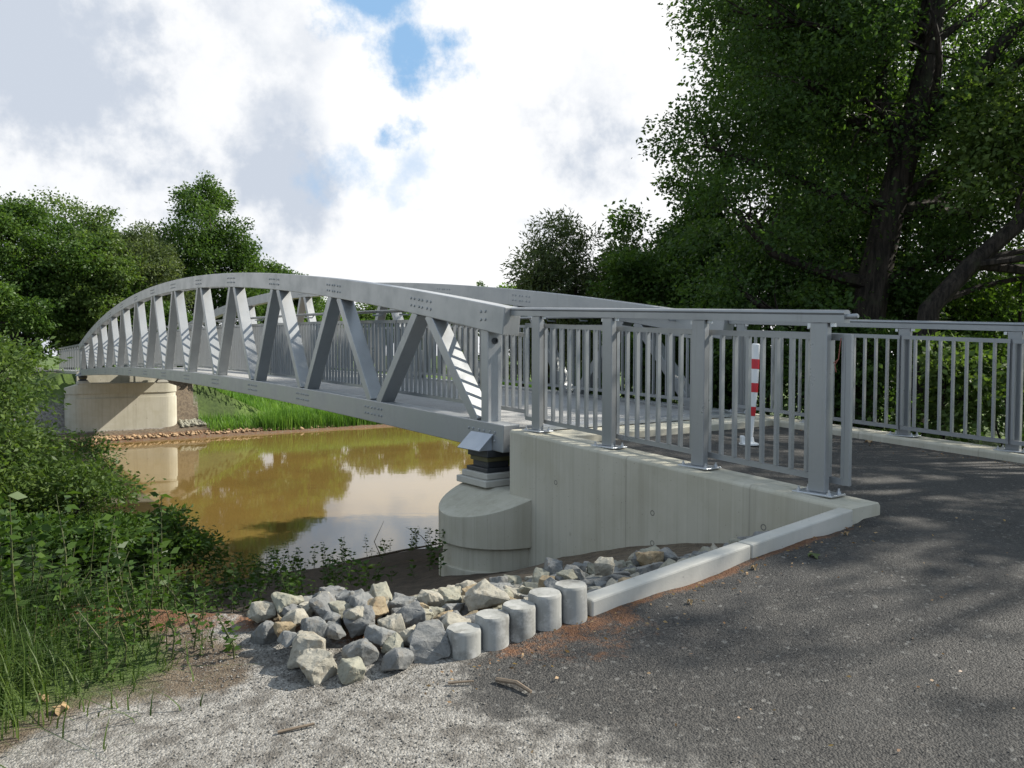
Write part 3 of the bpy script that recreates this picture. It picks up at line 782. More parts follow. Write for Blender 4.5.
# ------------------------------------------------------------------ ROCKS
rng = random.Random(11)
def rock_mesh(size, r):
    bm = bmesh.new(); sx, sy, sz = size * r.uniform(.9, 1.25), size * r.uniform(.75, 1.05), size * r.uniform(.6, .9)
    for i in range(8):
        if r.random() < .12: continue
        j = lambda k: (1 if (i >> k) & 1 else -1) * r.uniform(.45, 1.0)
        bm.verts.new((j(0) * sx * .48, j(1) * sy * .48, j(2) * sz * .48))
    for i in range(6):
        v = [r.uniform(-.55, .55) for _ in range(3)]; v[i // 2] = (1 if i % 2 else -1) * r.uniform(.8, 1.05)
        bm.verts.new((v[0] * sx * .5, v[1] * sy * .5, v[2] * sz * .5))
    res = bmesh.ops.convex_hull(bm, input=bm.verts)
    bmesh.ops.delete(bm, geom=[g for g in res['geom_interior'] if isinstance(g, bmesh.types.BMVert)], context='VERTS')
    bmesh.ops.bevel(bm, geom=list(bm.edges), offset=size * .02, segments=1, affect='EDGES')
    for cut in (.30, .17, .10):
        bmesh.ops.triangulate(bm, faces=bm.faces)
        bmesh.ops.subdivide_edges(bm, edges=[e for e in bm.edges if e.calc_length() > size * cut], cuts=1)
    bmesh.ops.triangulate(bm, faces=bm.faces)
    bm.normal_update(); co = np.array([v.co for v in bm.verts]); o1 = r.uniform(0, 90)
    u = (co[:, 0] + .6 * co[:, 2]) / size; w = (co[:, 1] - .7 * co[:, 2]) / size
    d = (vnoise(u * 3.2 + o1, w * 3.2 + 7) - .5) * .05 + (vnoise(u * 8 + o1, w * 8) - .5) * .045 + (vnoise(u * 18, w * 18 + o1) - .5) * .03
    for v, k in zip(bm.verts, d): v.co += v.normal * float(k) * size
    for f in bm.faces: f.smooth = True
    bm.normal_update()
    for e in bm.edges:
        if len(e.link_faces) == 2 and e.calc_face_angle(0) > R(19): e.smooth = False
    me = bpy.data.meshes.new('rock'); bm.to_mesh(me); bm.free(); return me
RLAB = ['angular blue-grey quarry stone', 'pale cream quarry stone', 'ochre stained quarry stone', 'dark grey quarry stone', 'greenish grey weathered quarry stone']
def add_rock(s, c, dz, size, mi, label=None):
    me = rock_mesh(size, rng); me.materials.append(ROCK[mi]); o = bpy.data.objects.new('rock', me); COL.objects.link(o)
    o.location = P(s, c, float(ht_sc(s, c)) + dz); o.rotation_euler = (rng.uniform(-.35, .35), rng.uniform(-.35, .35), rng.uniform(0, 6.28))
    tag(o, label or RLAB[mi] + ' lying in the riprap pile', 'rock', 'riprap rocks heaped beside the abutment'); return o
def pile_depth(c): return np.interp(c, [-3.85, -3.5, -3.0, -2.2, -1.2, -.4], [.5, 1.0, 1.15, 1.3, 1.2, .9])
front = lambda c: np.interp(c, [-3.85, -3.7, -3.5, -3.1, -2.5, -.2], [-3.75, -4.15, -4.30, -4.26, -4.20, -4.22])
placed = []
SPECIAL = [  # s, c, size, colour, label: the stones one can tell apart at the front
 (-3.98, -3.62, .19, 1, 'big blocky cream stone at the front left of the rock pile'),
 (-4.12, -3.46, .17, 0, 'blue-grey wedge-shaped stone at the front beside the blocky cream one'),
 (-4.27, -3.36, .15, 3, 'lowest grey stone at the very front tip of the rock pile'),
 (-4.22, -3.17, .19, 3, 'big dark blue-grey stone in front, left of the palisade posts'),
 (-3.66, -3.70, .14, 3, 'dark grey stone at the far left end of the rock pile'),
 (-3.95, -2.70, .19, 1, 'long cream slab leaning behind the palisade posts'),
 (-3.60, -3.10, .18, 4, 'large pale greenish boulder on the crown of the rock pile'),
]
for s, c, size, mi, lb in SPECIAL:
    add_rock(s, c, size * .26 + (.12 if 'crown' in lb or 'slab' in lb else 0), size, mi, lb); placed.append((s, c, size))
tries = 0
while len(placed) < 238 and tries < 30000:
    tries += 1
    c = rng.uniform(-3.72, -.75); f = float(front(c)); d = float(pile_depth(c)); t = rng.random() ** 1.4; s = f + .04 + t * d
    size = rng.uniform(.085, .175) * (1.0 if c < -2.2 else .95)
    if any(math.hypot(s - a, c - b) < .36 * (size + sz) for a, b, sz in placed): continue
    hump = float(np.interp(c, [-2.6, -1.2], [.07, -.07])) * math.sin(min(1, max(0, t)) * math.pi) ** .8
    mi = rng.choices((0, 1, 2, 3, 4), (26, 30, 8, 14, 22))[0]
    add_rock(s, c, size * .22 + hump, size, mi); placed.append((s, c, size))
for k in range(56):                                    # upper layer
    c = rng.uniform(-3.4, -1.3); f = float(front(c)); d = float(pile_depth(c)); t = rng.uniform(.25, .8); s = f + t * d
    add_rock(s, c, float(np.interp(c, [-2.6, -1.2], [.12, .05])) + rng.uniform(-.04, .05), rng.uniform(.10, .17), rng.choices((0, 1, 2, 3, 4), (26, 30, 8, 14, 22))[0])
# rubble along the waterline of the far abutment: small stones beyond counting
def rubble(name, n, sfun, size, mat, seed, zoff=0.):
    r = np.random.RandomState(seed); oc = np.array([[1, 0, 0], [0, 1, 0], [-1, 0, 0], [0, -1, 0], [0, 0, 1], [0, 0, -1]], float)
    tri = np.array([[0, 1, 4], [1, 2, 4], [2, 3, 4], [3, 0, 4], [1, 0, 5], [2, 1, 5], [3, 2, 5], [0, 3, 5]])
    s, c = sfun(r, n); z = ground_z(s, c) + zoff
    base = np.stack([NB[0] + s * BX + c * AX, NB[1] + s * BY + c * AY, z], 1); n = len(s)
    sz = size[0] + (size[1] - size[0]) * r.rand(n) ** 2.2
    v = oc[None] * (1 + .55 * (r.rand(n, 6, 1) - .5)) * np.stack([sz * r.uniform(.7, 1.3, n), sz * r.uniform(.6, 1.1, n), sz * r.uniform(.4, .8, n)], 1)[:, None]
    a = r.rand(n) * 6.28; ca, sa = np.cos(a), np.sin(a); b = r.uniform(-.6, .6, n); cb, sb = np.cos(b), np.sin(b)
    x, y, zz = v[..., 0], v[..., 1], v[..., 2]
    y, zz = y * cb[:, None] - zz * sb[:, None], y * sb[:, None] + zz * cb[:, None]
    x, y = x * ca[:, None] - y * sa[:, None], x * sa[:, None] + y * ca[:, None]
    v = np.stack([x, y, zz], -1) + base[:, None]
    q = (tri[None] + (np.arange(n) * 6)[:, None, None]).reshape(-1, 3)
    return np_mesh(name, v.reshape(-1, 3), q, mat, None, [('tone', 'FACE', np.repeat(r.rand(n), 8))])
tag(rubble('rubble', 620, lambda r, n: (34.95 - .30 * r.rand(n), r.uniform(-1.2, 1, n) + np.where(r.rand(n) < .5, 0, 13) * r.rand(n)), (.06, .17), RUBBLE, 5, .03),
    'rust-stained rubble along the foot of the far abutment and shore', 'rubble', kind='stuff')
tag(rubble('rubble', 200, lambda r, n: (35.5 + 1.0 * r.rand(n), 4.5 + 1.1 * r.rand(n) ** 1.5), (.06, .2), ROCK[4], 6, .05),
    'grey rubble heaped beside the rounded corner of the far abutment', 'rubble', kind='stuff')
def m_grit():
    t = NT('loose_grit'); a = t.attr('tone'); r = t.N('ShaderNodeValToRGB'); t.L(a, r.inputs[0]); e = r.color_ramp.elements
    e[0].color = (.06, .057, .052, 1); e[1].color = (.32, .305, .28, 1); m = e.new(.45); m.color = (.15, .142, .128, 1); m2 = e.new(.8); m2.color = (.22, .205, .175, 1)
    return t.end(t.principled(r.outputs[0], .85, 0, .3))
GRIT = m_grit()
def grit_pos(r, n):
    s = r.uniform(-7.0, -3.3, n); c = r.uniform(-5.2, -1.2, n)
    cr = crest(c); keep = (s < cr + .1) & (r.rand(n) < np.clip(.08 + 1.2 * sstep(-3.0, -4.0, c + (fbm(s * 1.4, c * 1.4) - .5) * 1.4), 0, 1))
    keep &= ~((s > -4.5) & (c > -3.2)); keep &= c > -3.75 - .5 * fbm(s * 1.3, c * 1.3) - .9 * sstep(-3.9, -4.6, s)
    return s[keep], c[keep]
tag(rubble('loose_gravel', 42000, grit_pos, (.002, .006), GRIT, 8, .002), 'loose pale gravel scattered over the front of the lane', 'gravel', kind='stuff')
def grit_road(r, n):
    s = r.uniform(-7.2, -4.5, n); c = r.uniform(-3.6, 2.5, n); return s, c
tag(rubble('road_grit', 9000, grit_road, (.0016, .0036), GRIT, 9, .008), 'fine grit lying on the dark asphalt', 'grit', kind='stuff')

# ------------------------------------------------------------------ PLANTS
def leaf_quads(pos, axis, size, aspect, r, tone, fold=.25):
    n = len(pos); axis = axis / (np.linalg.norm(axis, axis=1, keepdims=True) + 1e-9)
    rnd = r.normal(size=(n, 3)); side = np.cross(axis, rnd); side /= (np.linalg.norm(side, axis=1, keepdims=True) + 1e-9)
    nn = np.cross(axis, side); L = (size * r.uniform(.5, 1.4, n))[:, None]; w = L * aspect * .5
    a = pos; b = pos + axis * L * .45 + side * w + nn * L * fold * .3; c = pos + axis * L - nn * L * .08; d = pos + axis * L * .45 - side * w + nn * L * fold * .3
    v = np.stack([a, b, c, d], 1).reshape(-1, 3); q = np.arange(n * 4).reshape(n, 4)
    return v, q, tone
SUNV = np.array(SUN)
def crown_leaves(r, lobes, n, size, aspect=.55, clumps=14, spread=.30, droop=.25, keep=None, hollow=.55):
    lob = np.array([[*l[0], *l[1]] for l in lobes], float); wts = (lob[:, 3] * lob[:, 4] * lob[:, 5]) ** .67; wts /= wts.sum()
    li = r.choice(len(lob), n, p=wts)
    cd = r.normal(size=(len(lob), clumps, 3)); cd /= np.linalg.norm(cd, axis=2, keepdims=True)
    cr_ = r.uniform(hollow, 1.0, (len(lob), clumps, 1)) ; ctone = r.rand(len(lob), clumps)
    ci = r.randint(0, clumps, n)
    d = cd[li, ci] * cr_[li, ci] + np.clip(r.normal(size=(n, 3)), -1.9, 1.9) * spread * np.array([1, 1, .6])
    pos = lob[li, :3] + d * lob[li, 3:]
    ax = d * np.array([1, 1, .6]) + r.normal(size=(n, 3)) * .8 + np.array([0, 0, -droop])
    tone = np.clip(.5 + (ctone[li, ci] - .5) * .5 + r.normal(size=n) * .17, 0, 1)
    if keep is not None:
        k = keep(pos, r); pos, ax, tone = pos[k], ax[k], tone[k]
    v, q, t = leaf_quads(pos, ax, np.full(len(pos), size), aspect, r, tone)
    centers = lob[:, None, :3] + cd * cr_ * .8 * lob[:, None, 3:]
    return v, q, t, centers
def limb(mbx, a, b, r0, r1, rr, bend=.12, n=5, sides=7):
    a = Vector(a); b = Vector(b); pts = []; L = (b - a).length
    off = Vector((rr.gauss(0, 1), rr.gauss(0, 1), rr.gauss(0, .4))) * L * bend
    for i in range(n + 1):
        t = i / n; pts.append(a.lerp(b, t) + off * math.sin(t * math.pi) + Vector((rr.gauss(0, 1), rr.gauss(0, 1), 0)) * L * .012 * (0 < i < n))
    mbx.tube(pts, [r0 + (r1 - r0) * i / n for i in range(n + 1)], sides, cap=True)
def auto_lobes(r, ctr, rad, n, lr=(.28, .45), flat=.85):
    out = []
    for i in range(n):
        d = r.normal(size=3); d /= np.linalg.norm(d); k = r.uniform(.25, .78) ** .7
        p = np.array(ctr) + d * np.array(rad) * k; q = r.uniform(*lr) * (1.15 - .35 * k)
        out.append((tuple(p), (rad[0] * q, rad[1] * q, rad[2] * q * flat)))
    return out
def tree(name, label, cat, base, trunk_pts, trunk_r, lobes, n, size, mat, seed, aspect=.55, group=None, clumps=14, spread=.3, droop=.25, keep=None, twigs=True, extra=None, sides=9, hollow=.55):
    r = np.random.RandomState(seed); rr = random.Random(seed)
    root = thing(name, label, cat, base, group)
    v, q, t, cen = crown_leaves(r, lobes, n, size, aspect, clumps, spread, droop, keep, hollow)
    m_ = MB(); m_.tube(trunk_pts, trunk_r, sides)
    tp = [Vector(p) for p in trunk_pts]
    for i, (lc, lr) in enumerate(lobes):
        lc = Vector(lc); cand = [p for p in tp if p.z < lc.z - .1] or tp[:1]
        a = min(cand, key=lambda p: (p - lc).length); ia = tp.index(a)
        ra = trunk_r[ia] * .45; d = (lc - a).length
        limb(m_, a, lc, ra, max(.012, ra * .25), rr, .1, 5, 6)
        if twigs:
            for j in range(min(len(cen[i]), 7)): limb(m_, a.lerp(lc, rr.uniform(.6, 1)), cen[i][j], max(.010, ra * .25), .004, rr, .1, 3, 4)
    if extra: extra(m_, rr)
    m_.build('trunk', BARK, root, smooth=True)
    np_mesh('crown', v, q, mat, root, [('tone', 'FACE', t)])
    return root
def gz(x, y): return float(ht(x, y))
# keep the sun on the rocks, the gravel and the front of the lane: thin the leaves that would shade them
def sunny(pos, r):
    t = (pos[:, 2] + 1.25) / SUNV[2]; gx = pos[:, 0] - SUNV[0] * t; gy = pos[:, 1] - SUNV[1] * t; s, c = to_sc(gx, gy)
    lit = sstep(-1.6, -2.6, c + (fbm(s * .9, c * .9) - .5) * 2.6) * sstep(1.5, -1, s)
    lit = np.maximum(lit, sstep(-4.8, -5.4, s) * sstep(1.6, .2, c) * sstep(.38, .48, fbm(s * 1.5 + 4, c * 1.5)))
    # scattered openings that give dapples on the asphalt
    hole = sstep(.525, .585, fbm(s * 1.25 + 31, c * 1.25 + 3, 3)) * ((s < 2) & (c > -3))
    lit = np.maximum(lit, hole * .95)
    t = (pos[:, 2] - .5) / SUNV[2]; s2, c2 = to_sc(pos[:, 0] - SUNV[0] * t, pos[:, 1] - SUNV[1] * t)     # the near railing gets sun through the crown
    lit = np.maximum(lit, sstep(.75, .45, np.abs(c2)) * ((s2 > -4.6) & (s2 < 9)) * sstep(.36, .48, fbm(s2 * 1.1 + 7, c2 + 2, 3)))
    for q, rad in (((5.9, 10.4, -.4), .9), ((7.4, 9.8, -.3), .7), ((8.8, 13.2, .8), 1.0)):       # sun reaches these saplings
        d = pos - np.array(q); k = d @ SUNV; off = np.linalg.norm(d - k[:, None] * SUNV, axis=1)
        lit = np.maximum(lit, ((k > .9) & (off < rad * (.7 + .6 * fbm(pos[:, 0] * 2, pos[:, 2] * 2)))) * .96)
    return r.rand(len(pos)) > lit * .985

STEM_PTS = np.array([(5.95, 13, -.4), (6.15, 13, 1.2), (6.4, 13, 2.4), (6.7, 13, 3.6), (7.05, 13, 5.2), (7.3, 13.1, 7.2)])
def clear_stem(pos, r):                                # the side branches leave the stem bare towards the lane
    x = np.interp(pos[:, 2], STEM_PTS[:, 2], STEM_PTS[:, 0]); sh = pos[:, 1] / 13.0
    d = np.abs(pos[:, 0] / sh - np.interp(pos[:, 2] / sh, STEM_PTS[:, 2], STEM_PTS[:, 0]))
    bare = (pos[:, 1] < 13.4) & (d < .42 + .3 * (fbm(pos[:, 2] * 1.5, pos[:, 0]) - .5)) & (r.rand(len(pos)) < .80)
    right = (pos[:, 0] / sh > 7.9) & (pos[:, 2] / sh > 1.2) & (pos[:, 2] / sh < 5.6) & (r.rand(len(pos)) < .75 * sstep(.48, .56, fbm(pos[:, 0] * .9, pos[:, 2] * .9)))
    return sunny(pos, r) & ~bare & ~right
# --- big trees on the right
rr_ = np.random.RandomState(21)
lob = auto_lobes(rr_, (7.6, 14.2, 4.8), (4.3, 3.6, 5.0), 34, (.24, .38)) + [((3.6, 12.6, 5.6), (1.1, 1.1, .9)), ((3.3, 13.2, 3.6), (.9, 1.0, .8)), ((3.7, 12.4, 2.2), (1.1, 1.0, .9)), ((4.0, 12.8, .9), (1.4, 1.2, 1.0)), ((3.9, 12.2, 7.2), (1.3, 1.2, .8)), ((4.6, 12.2, 4.4), (1.2, 1., 1.)), ((5.2, 12.6, 2.6), (1.3, 1.1, 1.0)), ((4.8, 12.4, 6.6), (1.2, 1.1, 1.)), ((8.8, 13.6, 6.6), (1.5, 1.2, 1.2)), ((8.4, 13.8, 4.6), (1.4, 1.2, 1.1)), ((9.4, 13.2, 5.0), (1.2, 1.1, 1.)), ((6.2, 14.4, 6.4), (1.4, 1.2, 1.2)), ((8.4, 14.2, 2.6), (1.3, 1.2, 1.1))]
def ex(m_, rr):
    limb(m_, (6.75, 13.0, 3.6), (10.6, 12.4, 7.6), .15, .05, rr, .05, 8, 9)
    limb(m_, (6.55, 13.0, 2.6), (10.4, 12.2, 4.6), .09, .03, rr, .06, 8, 9)
    limb(m_, (6.6, 13.0, 3.0), (5.9, 12.4, 7.0), .13, .05, rr, .05, 6, 8)
    limb(m_, (9.2, 12.3, 3.5), (10.6, 11.6, 2.2), .05, .015, rr, .1, 5, 6)
tree('leaning_tree', 'big dark deciduous tree with thick leaning trunk at the right behind the railing', 'tree', (5.9, 13, gz(5.9, 13)),
     [(5.75, 13, -2.0), (5.95, 13, -.2), (6.15, 13, 1.2), (6.4, 13, 2.4), (6.7, 13, 3.6), (7.05, 13, 5.2), (7.3, 13.1, 7.2), (7.3, 13.2, 9.5)],
     [.40, .29, .265, .24, .22, .16, .11, .05], lob, 200000, .080, LEAF['alder'], 31, clumps=18, spread=.22, keep=clear_stem, extra=ex)
lob = auto_lobes(np.random.RandomState(22), (11.6, 8.2, 5.6), (4.6, 4.2, 4.6), 24)
tree('roadside_tree', 'tall leafy tree at the right edge overhanging the lane', 'tree', (11.4, 8.6, gz(11.4, 8.6)),
     [(11.4, 8.6, -2.4), (11.5, 8.6, 1), (11.7, 8.4, 4), (11.6, 8.2, 8)], [.34, .27, .2, .08], lob, 60000, .10, LEAF['alder'], 32, spread=.24, keep=sunny)
lob = auto_lobes(np.random.RandomState(23), (9.4, 11.8, 2.9), (2.6, 1.6, 2.8), 16)
tree('slanting_tree', 'slim tree with bare slanting stem rising out of frame at the right', 'tree', (6.2, 11.6, gz(6.2, 11.6)),
     [(6.0, 11.6, -2.0), (6.35, 11.6, .7), (6.9, 11.5, 1.35), (7.6, 11.4, 2.0), (8.6, 11.4, 3.3), (9.4, 11.4, 5.0)], [.19, .15, .13, .11, .08, .04], lob, 26000, .095, LEAF['lime'], 33, keep=sunny)
for i, (x, y, zc, rx, ry, rz, n, mt, lb, nm) in enumerate([
    (4.7, 19.5, 1.6, 2.4, 2.4, 3.6, 24000, 'alder', 'dense dark tree just left of and behind the big leaning tree', 'background_tree'),
    (8.7, 19.0, 5.2, 5.0, 2.6, 7.0, 42000, 'alder', 'tall dark tree filling the gap behind the leaning trunk', 'background_tree'),
    (14.5, 17.0, 4.0, 4.6, 3.6, 6.0, 22000, 'lime', 'light green tree glowing behind the branches at the right edge', 'background_tree')]):
    lob = auto_lobes(np.random.RandomState(40 + i), (x, y, zc), (rx, ry, rz), 20)
    g = gz(x, y); tree(nm, lb, 'tree', (x, y, g), [(x, y, g - .2), (x + .1, y, zc - rz * .4), (x, y, zc + rz * .5)], [.24, .17, .05], lob, n * 2, .12, LEAF[mt], 50 + i, spread=.26)
# willow-like bushes right of the bridge
for i, (x, y, zc, rx, ry, rz, n, mt, lb) in enumerate([
    (1.5, 18.0, 1.35, 1.5, 1.3, 2.7, 13000, 'willow', 'narrow-leaved willow bush rising behind the right bridge truss'),
    (.95, 20.5, .4, 1.3, 1.2, 1.7, 7000, 'willow', 'low thin willow bush at the left foot of the tall willow'),
    (3.4, 16.5, .8, 1.6, 1.3, 2.2, 18000, 'oak', 'dark round bush between the willow and the big leaning tree')]):
    lob = auto_lobes(np.random.RandomState(60 + i), (x, y, zc), (rx, ry, rz), 16, (.26, .40))
    g = gz(x, y); tree('waterside_bush', lb, 'bush', (x, y, g), [(x, y, g - .2), (x + .05, y, g + 1.0), (x, y, zc + rz * .3)], [.10, .08, .03], lob, int(n * 1.6), .115 if mt == 'willow' else .10, LEAF[mt], 70 + i, .30 if mt == 'willow' else .5)
# understorey behind the far railing
UL = ['bright green sapling lit by the sun behind the far railing', 'low leafy shrub behind the far railing at the right frame edge', 'dark shrub in the shade left of the slanting stem', 'dark shrub under the leaning trunk', 'shrub on the verge behind the far truss end', 'small bright shrub beyond the slanting stem', 'dense dark thicket shrub behind the middle of the far railing', 'broad dark shrub low behind the far truss end post', 'dark shrub on the right bank seen between the near railing bars', 'low dark shrub at the right waterline behind the truss', 'wide dark bush far back between the two right trunks', 'wide dark bush far back at the right edge']
for i, (x, y, zc, rx, rz, n, mt) in enumerate([(5.9, 10.4, -.6, .8, .9, 5000, 'lime'), (7.4, 9.8, -.6, 1.0, 1.0, 6000, 'lime'), (4.9, 11.4, -.5, 1.0, 1.3, 6500, 'alder'), (6.2, 13.8, .3, 1.6, 1.9, 8000, 'alder'), (3.7, 12.9, -.3, .9, 1.4, 6000, 'alder'), (8.8, 13.2, .6, 1.6, 1.6, 8000, 'bright'), (5.4, 16.0, .6, 2.0, 2.4, 12000, 'alder'), (2.9, 14.6, -.3, 1.2, 1.6, 8000, 'alder'), (1.5, 14.6, -1.1, 1.0, 1.2, 8000, 'alder'), (.7, 15.6, -1.9, 1.0, 1.0, 7000, 'oak'), (10.5, 18.5, -.2, 3.0, 2.2, 14000, 'alder'), (14.5, 21.0, 0, 3.4, 2.6, 14000, 'alder')]):
    lob = auto_lobes(np.random.RandomState(80 + i), (x, y, zc), (rx, rx * .9, rz), 10, (.3, .5))
    g = gz(x, y); tree('shrub', UL[i], 'shrub', (x, y, g), [(x, y, g - .1), (x, y, zc - rz * .3), (x, y, zc + rz * .4)], [.05, .04, .015], lob, n, .095 if y < 17 else .15, LEAF[mt], 90 + i, group='undergrowth shrubs behind the far railing')

# --- trees on the far bank
FAR = [  # pixel-free list: x, y, height, crown radius, material, n, label
 (-31.5, 48, 13.2, 5.2, 'oak', 17000, 'tall dark deciduous tree at the left frame edge across the river'),
 (-35.0, 60, 14.5, 5.0, 'lime', 12000, 'mid green tree behind the leftmost tree'),
 (-27.6, 50, 10.2, 4.0, 'lime', 13000, 'mid green round tree second from the left across the river'),
 (-31.5, 62, 12.6, 4.4, 'oak', 11000, 'dark tree between the leftmost tree and the willow'),
 (-26.8, 54, 11.3, 4.2, 'willow', 17000, 'grey-green willow tree left of the tallest dark oak'),
 (-23.3, 59, 16.6, 4.6, 'oak', 24000, 'tall free-standing oak with pointed crown above the bridge arch'),
 (-20.0, 64, 11.5, 3.8, 'oak', 12000, 'low dark tree leaning on the right side of the tall oak'),
 (-17.8, 68, 9.8, 3.2, 'oak', 9000, 'small dark tree at the right end of the far left wood'),
 (-37.3, 58.2, 7.5, 3.6, 'alder', 9000, 'dark bushy tree closing the far end of the path at the left'),
 (-22.0, 50, 6.5, 3.2, 'oak', 9000, 'dark low tree under the tall oak'),
 (-18.6, 54, 5.0, 2.6, 'lime', 7000, 'small light tree under the right shoulder of the oak'),
 (-30.0, 43.5, 7.0, 3.4, 'oak', 9000, 'dark low tree beside the distant approach railing'),
 (-33.8, 60.5, 7.5, 3.6, 'alder', 9000, 'dark bushy tree where the far path bends out of sight'),
 (-26.6, 53, 7.5, 3.4, 'oak', 8000, 'dark low tree under the willow behind the distant railing'),
 (-16.8, 62, 7.8, 3.0, 'bright', 8000, 'bright green young tree seen through the middle of the truss'),
 (-19.5, 72, 9.0, 3.0, 'bright', 7000, 'bright green tree behind the young one seen through the truss')]
for i, (x, y, h, cr_, mt, n, lb) in enumerate(FAR):
    g = gz(x, y); low = h < 8; zc = g + h * (.47 if low else .56); r_ = np.random.RandomState(120 + i)
    lob = auto_lobes(r_, (x, y, zc), (cr_, cr_ * .9, h * (.52 if low else .45)), 24 if n > 10000 else 16, (.24, .40))
    tree('far_tree', lb, 'tree', (x, y, g), [(x, y, g - .3), (x + .2, y, g + h * .3), (x, y, g + h * .6), (x, y, g + h * .85)], [.38, .30, .18, .05], lob, int(n * 2.3), .215 if mt != 'willow' else .24, LEAF[mt], 130 + i, .6 if mt != 'willow' else .33, 'trees on the far bank', 12, .30, .25, None, False, None, 7, .5)
DL = ['small', 'rounded', 'slender', 'broad', 'pointed', 'low', 'pale', 'dark', 'bushy', 'tall', 'wide', 'squat']
for i, (px, y, top, cr_) in enumerate([(338, 92, 300, 4), (362, 100, 298, 4.5), (388, 96, 296, 4), (412, 104, 293, 4.5), (440, 100, 287, 3.6), (462, 112, 284, 4), (481, 96, 277, 2.4), (500, 104, 285, 4), (525, 90, 284, 4.2), (548, 100, 280, 5), (575, 92, 276, 5), (610, 100, 270, 6)]):
    x = (px - 512) / 760 * y; g = gz(x, y); h = (355 - top) / 760 * y - g; zc = g + h * .55
    lob = auto_lobes(np.random.RandomState(160 + i), (x, y, zc), (cr_, cr_, h * .46), 12, (.28, .42))
    tree('distant_tree', f'{DL[i]} distant tree beyond the meadow, ' + ['leftmost seen through the truss', 'seen second from left through the truss', 'seen through the truss left of the meadow gap', 'seen through the truss near the meadow gap', 'just showing over the far chord', 'whose top shows over the far chord', 'with its tip above the far top chord', 'right of the tip above the far chord', 'left of the willow bush', 'behind the low willow bush', 'behind the tall willow bush', 'hidden largely behind the dark round bush'][i],
         'tree', (x, y, g), [(x, y, g - .3), (x, y, g + h * .4), (x, y, g + h * .8)], [.25, .18, .05], lob, 8000, .34, LEAF[('oak', 'lime', 'bright')[i % 3]], 170 + i, .65, 'distant trees beyond the meadow', 10, .3, .2, None, False, None, 5)

# --- grass, weeds and shrubs on the near left bank
def blades(name, s, c, h, w, mat, seed, lean=.5, kind='stuff', label=None, cat=None):
    r = np.random.RandomState(seed); n = len(s); z = ground_z(s, c)
    b = np.stack([NB[0] + s * BX + c * AX, NB[1] + s * BY + c * AY, z - .02], 1)
    a = r.rand(n) * 6.28; dirv = np.stack([np.cos(a), np.sin(a), np.zeros(n)], 1); side = np.stack([-np.sin(a), np.cos(a), np.zeros(n)], 1)
    ln = np.abs(r.normal(size=n)) * lean; up = np.array([0, 0, 1.])
    H = h * r.uniform(.6, 1.25, n); k = 4; vs = []
    for i in range(k):
        t = i / (k - 1); p = b + up * (H * (t - .28 * ln * t * t))[:, None] + dirv * (H * ln * t * t)[:, None]
        ww = (w * (1 - t ** 1.6 * .93) * .5)
        ww = ww[:, None] if hasattr(ww, 'shape') and np.ndim(ww) else ww
        vs += [p - side * ww, p + side * ww]
    v = np.stack(vs, 1).reshape(-1, 3); q = []
    idx = np.arange(n)[:, None] * (2 * k)
    q = np.concatenate([idx + np.array([[2 * i, 2 * i + 1, 2 * i + 3, 2 * i + 2]]) for i in range(k - 1)], 1).reshape(-1, 4)
    tone = np.repeat(np.clip(.5 + (fbm(s * 1.1, c * 1.1) - .47) * 1.2 + r.normal(size=n) * .2, 0, 1), k - 1)
    o = np_mesh(name, v, q, mat, None, [('tone', 'FACE', tone)]); return tag(o, label, cat, None, kind)
r = np.random.RandomState(5)
n = 95000; s = r.uniform(-4.2, 3.0, n); c = r.uniform(-9.5, -3.7, n)
g = sstep(-3.72, -4.4, c + (fbm(s * 1.3, c * 1.3) - .5) * 1.0) * sstep(-4.3, -3.2, s + (c + 4.2) * .2 + (fbm(s * 3.1 + 40, c * 3.1 + 9) - .5) * .6)
k = r.rand(n) < g; s, c = s[k], c[k]
hh = .12 + .42 * sstep(-4.2, -5.3, c) * (.5 + fbm(s * 1.7 + 2, c * 1.7))
blades('grass', s, c, hh, .007, LEAF['grass'], 6, .95, label='long dark green grass on the near bank at the left', cat='grass')
n = 1500; s = r.uniform(-4.1, -2.2, n); c = r.uniform(-4.5, -3.3, n); k = r.rand(n) < .45 * sstep(.45, .62, fbm(s * 2.2 + 9, c * 2.2)) * (s > crest(c) - .2); s, c = s[k], c[k]
blades('grass_tufts', s, c, .07, .005, LEAF['reed'], 7, .6, label='short sparse grass tufts on the bare soil left of the rocks', cat='grass')
n = 26000; s = 34.9 + 9.6 * r.rand(n) ** 1.3; c = 4.6 + 24 * r.rand(n); k = c > 5.5 - (s - 36) * .3; s, c = s[k], c[k]
blades('meadow_grass', s, c, .50, .035, LEAF['reed'], 8, .4, label='bright sunlit grass on the far bank', cat='grass')
n = 9000; s = 34.6 + 1.0 * r.rand(n); c = 8.5 + 18 * r.rand(n); blades('reeds', s, c, .85, .035, LEAF['reed'], 9, .25, label='tall reeds at the far waterline behind the bridge', cat='reeds')
